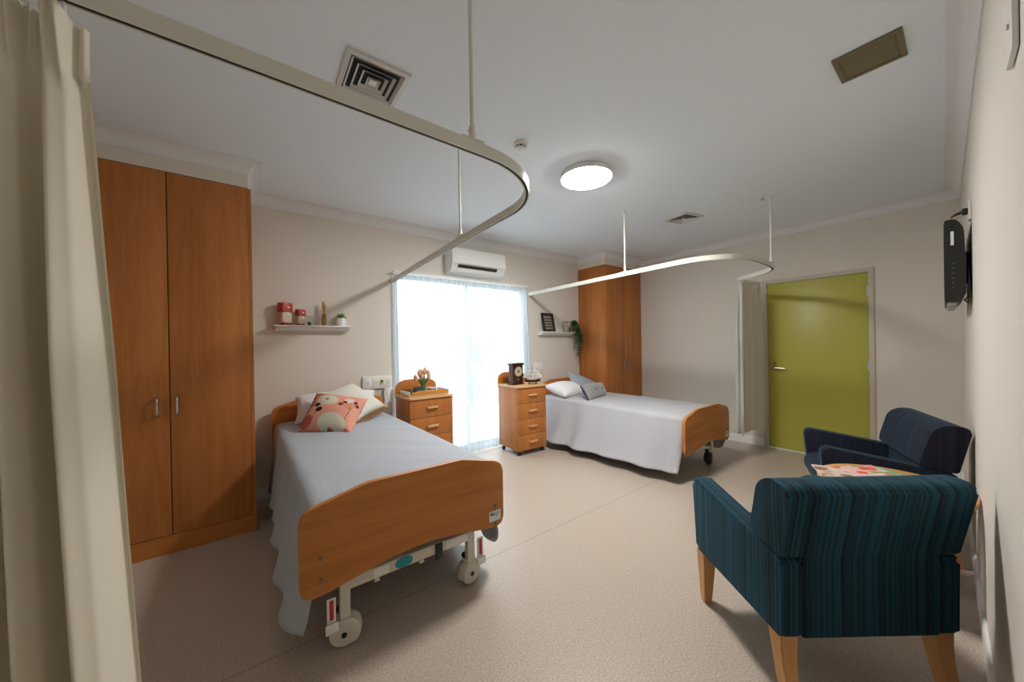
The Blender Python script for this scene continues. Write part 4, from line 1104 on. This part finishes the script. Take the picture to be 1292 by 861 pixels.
# ---------------------------------------------------------------- armchairs and table
def armchair(label, loc, rz, fab):
    t = thing('armchair', label, 'armchair', loc, rz)
    W = .325; D = .295; zb = .262
    for sx in (-1, 1):
        P = rpoly([(-D, zb), (D-.018, zb), (D+.012, .600), (D-.01, .628), (-D+.015, .548), (-D-.004, .53)], [.012, .02, .03, .02, .02, .01], 4)
        b = BM(); x0, x1 = (sx*W, sx*(W-.078)) if sx > 0 else (sx*W, sx*(W-.078))
        prism(b, P, min(x0, x1), max(x0, x1), 'x', .016, 3); obj('arm', b, fab, t)
    # back: upper part spans over the arms, lower part sits between them
    P = rpoly([(-D-.003, .552), (-D-.052, .800), (-D-.030, .824), (-D+.045, .832), (-D+.105, .790), (-D+.150, .62), (-D+.155, .575)], [.01, .012, .03, .05, .06, .05, .01], 5)
    b = BM(); prism(b, P, -W+.0, W-.0, 'x', .010, 3)
    for v in b.verts:
        k = max(0, (v.co.z-.552)/.28); v.co.x *= 1+.035*k-(.10*max(0, k-.8) if v.co.y > -D+.02 else 0)
    back = obj('backrest', b, fab, t)
    P = rpoly([(-D-.0055, zb+.001), (-D-.0055, .552), (-D-.0545, .798), (-D-.044, .806), (-D+.02, .80), (-D+.125, .56), (-D+.125, zb+.001)], [.006, .02, .006, .006, .02, .02, .006], 4)
    b = BM(); prism(b, P, -W+.079, W-.079, 'x', .004, 2); obj('back_panel', b, fab, t)
    # seat
    P = rpoly([(-D+.128, .30), (D-.005, .30), (D+.022, .36), (D+.010, .43), (D-.06, .452), (-D+.128, .432)], [.01, .02, .04, .035, .03, .01], 5)
    b = BM(); prism(b, P, -W+.081, W-.081, 'x', .014, 3); obj('seat', b, fab, t)
    b = BM(); box(b, -W+.080, W-.080, -D+.128, D-.03, zb+.002, .298, .003); obj('seat_rail', b, fab, t)
    for sx in (-1, 1):
        for sy_ in (-1, 1):
            xt, yt = sx*(W-.038), sy_*(D-.042); xb, yb = sx*(W-.030), (D-.05 if sy_ > 0 else -(D+.005))
            b = BM(); rings = []
            for k in range(6):
                s = k/5; h = .033-.015*s; cx_ = xt+(xb-xt)*s**1.4; cy_ = yt+(yb-yt)*s**1.5; z = zb-.001-(zb-.001)*s
                rings.append([b.verts.new((cx_+a*h, cy_+c*h, z)) for a, c in ((-1, -1), (1, -1), (1, 1), (-1, 1))])
            for r0, r1 in zip(rings, rings[1:]):
                for i in range(4): b.faces.new((r0[i], r0[(i+1) % 4], r1[(i+1) % 4], r1[i]))
            b.faces.new(rings[0]); b.faces.new(rings[-1])
            bmesh.ops.bevel(b, geom=[e for e in b.edges if abs((e.verts[0].co-e.verts[1].co).z) > .01], offset=.004, segments=2, affect='EDGES')
            obj('leg', b, M_oak, t)
            b = BM(); box(b, xb-.012, xb+.012, yb-.012, yb+.012, .0, .0) if False else None
    return t
armchair('nearer armchair in dark teal striped fabric with its back to the camera', (1.96, .459, 0), math.radians(-37), M_teal_fab)
armchair('far armchair in navy and plum striped fabric against the right wall', (3.44, .432, 0), math.radians(21), M_navy_fab)

TC = (2.77, .268)
t = thing('side_table', 'round beech side table between the two armchairs, magazines on top', 'table', (*TC, 0))
b = BM(); lathe(b, [(0, .528), (.284, .528), (.295, .534), (.297, .546), (.295, .556), (.289, .560), (0, .560)], 64); obj('table_top', b, M_tabletop, t)
for k in range(4):
    a = math.radians(49+90*k)
    c, s = math.cos(a), math.sin(a); b = BM(); rings = []
    for z, r, h in ((.5275, .248, .027), (.28, .255, .020), (.0, .262, .013)):
        rings.append([b.verts.new((c*(r+u*h)-s*v*h, s*(r+u*h)+c*v*h, z)) for u, v in ((-1, -1), (1, -1), (1, 1), (-1, 1))])
    for r0, r1 in zip(rings, rings[1:]):
        for i in range(4): b.faces.new((r0[i], r0[(i+1) % 4], r1[(i+1) % 4], r1[i]))
    b.faces.new(rings[0]); b.faces.new(rings[-1]); obj('leg', b, M_oak, t)
b = BM(); q = 1
for k in range(2):
    a = math.radians(50+90*k); c, s = math.cos(a), math.sin(a)
    P = [(c*u-s*v, s*u+c*v) for u, v in ((-.219, -.011), (.219, -.011), (.219, .011), (-.219, .011))]; prism(b, P, .485, .5275, 'z')
obj('apron', b, M_oak, t)
def magazine(label, x, y, z, rz, w, h, base, shapes, lines=()):
    t = thing('magazine', label, 'magazine', (x, y, z), rz, 'magazines on the side table')
    b = BM(); box(b, -w/2+.001, w/2-.001, -h/2+.001, h/2-.001, 0, .006); obj('pages', b, M_label, t, smooth=None)
    b = BM(); uvl = b.loops.layers.uv.new('UVMap')
    vs = [b.verts.new(p) for p in ((-w/2, -h/2, .0064), (w/2, -h/2, .0064), (w/2, h/2, .0064), (-w/2, h/2, .0064))]
    f = b.faces.new(vs)
    for l, uv in zip(f.loops, ((0, 0), (1, 0), (1, 1), (0, 1))): l[uvl].uv = uv
    obj('cover', b, print_mat('cover_print', base, shapes, lines), t, smooth=None)
    return t
rr = random.Random(3)
def blobs(cols, n): return [(rr.random(), rr.random(), rr.uniform(.05, .2), rr.uniform(.04, .14), rr.uniform(0, 3), rr.choice(cols)) for _ in range(n)]
TZT = .5606
magazine('magazine with a brown and white cover nearest the left rim of the table', 2.745, .435, TZT, math.radians(25), .20, .27, (.55, .45, .38), blobs([(.25, .12, .08), (.7, .68, .62), (.45, .30, .2)], 12))
magazine('magazine with a pink and coral cover lying on the other magazine', 2.84, .355, TZT+.0072, math.radians(58), .20, .27, (.66, .42, .38), blobs([(.62, .10, .06), (.7, .62, .58), (.65, .2, .12), (.15, .35, .1)], 14), [(.0, .03, 1, .03, .04, (.05, .45, .42))])

# ---------------------------------------------------------------- light, camera, render look
world = bpy.data.worlds.new('overcast_sky'); S.world = world; world.use_nodes = True
N = world.node_tree.nodes; bg = N['Background']; bg.inputs['Color'].default_value = (.80, .92, 1.0, 1); bg.inputs['Strength'].default_value = 5.0
pd = bpy.data.lights.new('window_portal', 'AREA'); pd.shape = 'RECTANGLE'; pd.size = OX1-OX0; pd.size_y = OZ
pd.cycles.is_portal = True
po = bpy.data.objects.new('window_portal', pd); COL.objects.link(po); po.location = ((OX0+OX1)/2, YN+.2, OZ/2); po.rotation_euler = (-PI/2, 0, 0)

cam = bpy.data.cameras.new('camera'); co = bpy.data.objects.new('camera', cam); COL.objects.link(co); S.camera = co
F, CY = 440.1877, 435.9255
yaw, pitch, roll = [math.radians(v) for v in (37.3882, .1482, -.9413)]
fwd = Vector((math.sin(yaw)*math.cos(pitch), math.cos(yaw)*math.cos(pitch), -math.sin(pitch)))
right = Vector((math.cos(yaw), -math.sin(yaw), 0)); up = right.cross(fwd)
r2 = right*math.cos(roll)+up*math.sin(roll); u2 = -right*math.sin(roll)+up*math.cos(roll)
M = Matrix((r2, u2, -fwd)).transposed().to_4x4(); M.translation = Vector((0, 0, 1.341)); co.matrix_world = M
cam.sensor_width = 36; cam.lens = 36*F/1292; cam.shift_y = (CY-430.5)/1292; cam.clip_start = .01; cam.clip_end = 100
vs = S.view_settings; vs.view_transform = 'Standard'; vs.look = 'None'; vs.gamma = 1; vs.use_curve_mapping = False; vs.exposure = .85
S.cycles.diffuse_bounces = 12; S.cycles.max_bounces = 16; S.cycles.transparent_max_bounces = 16
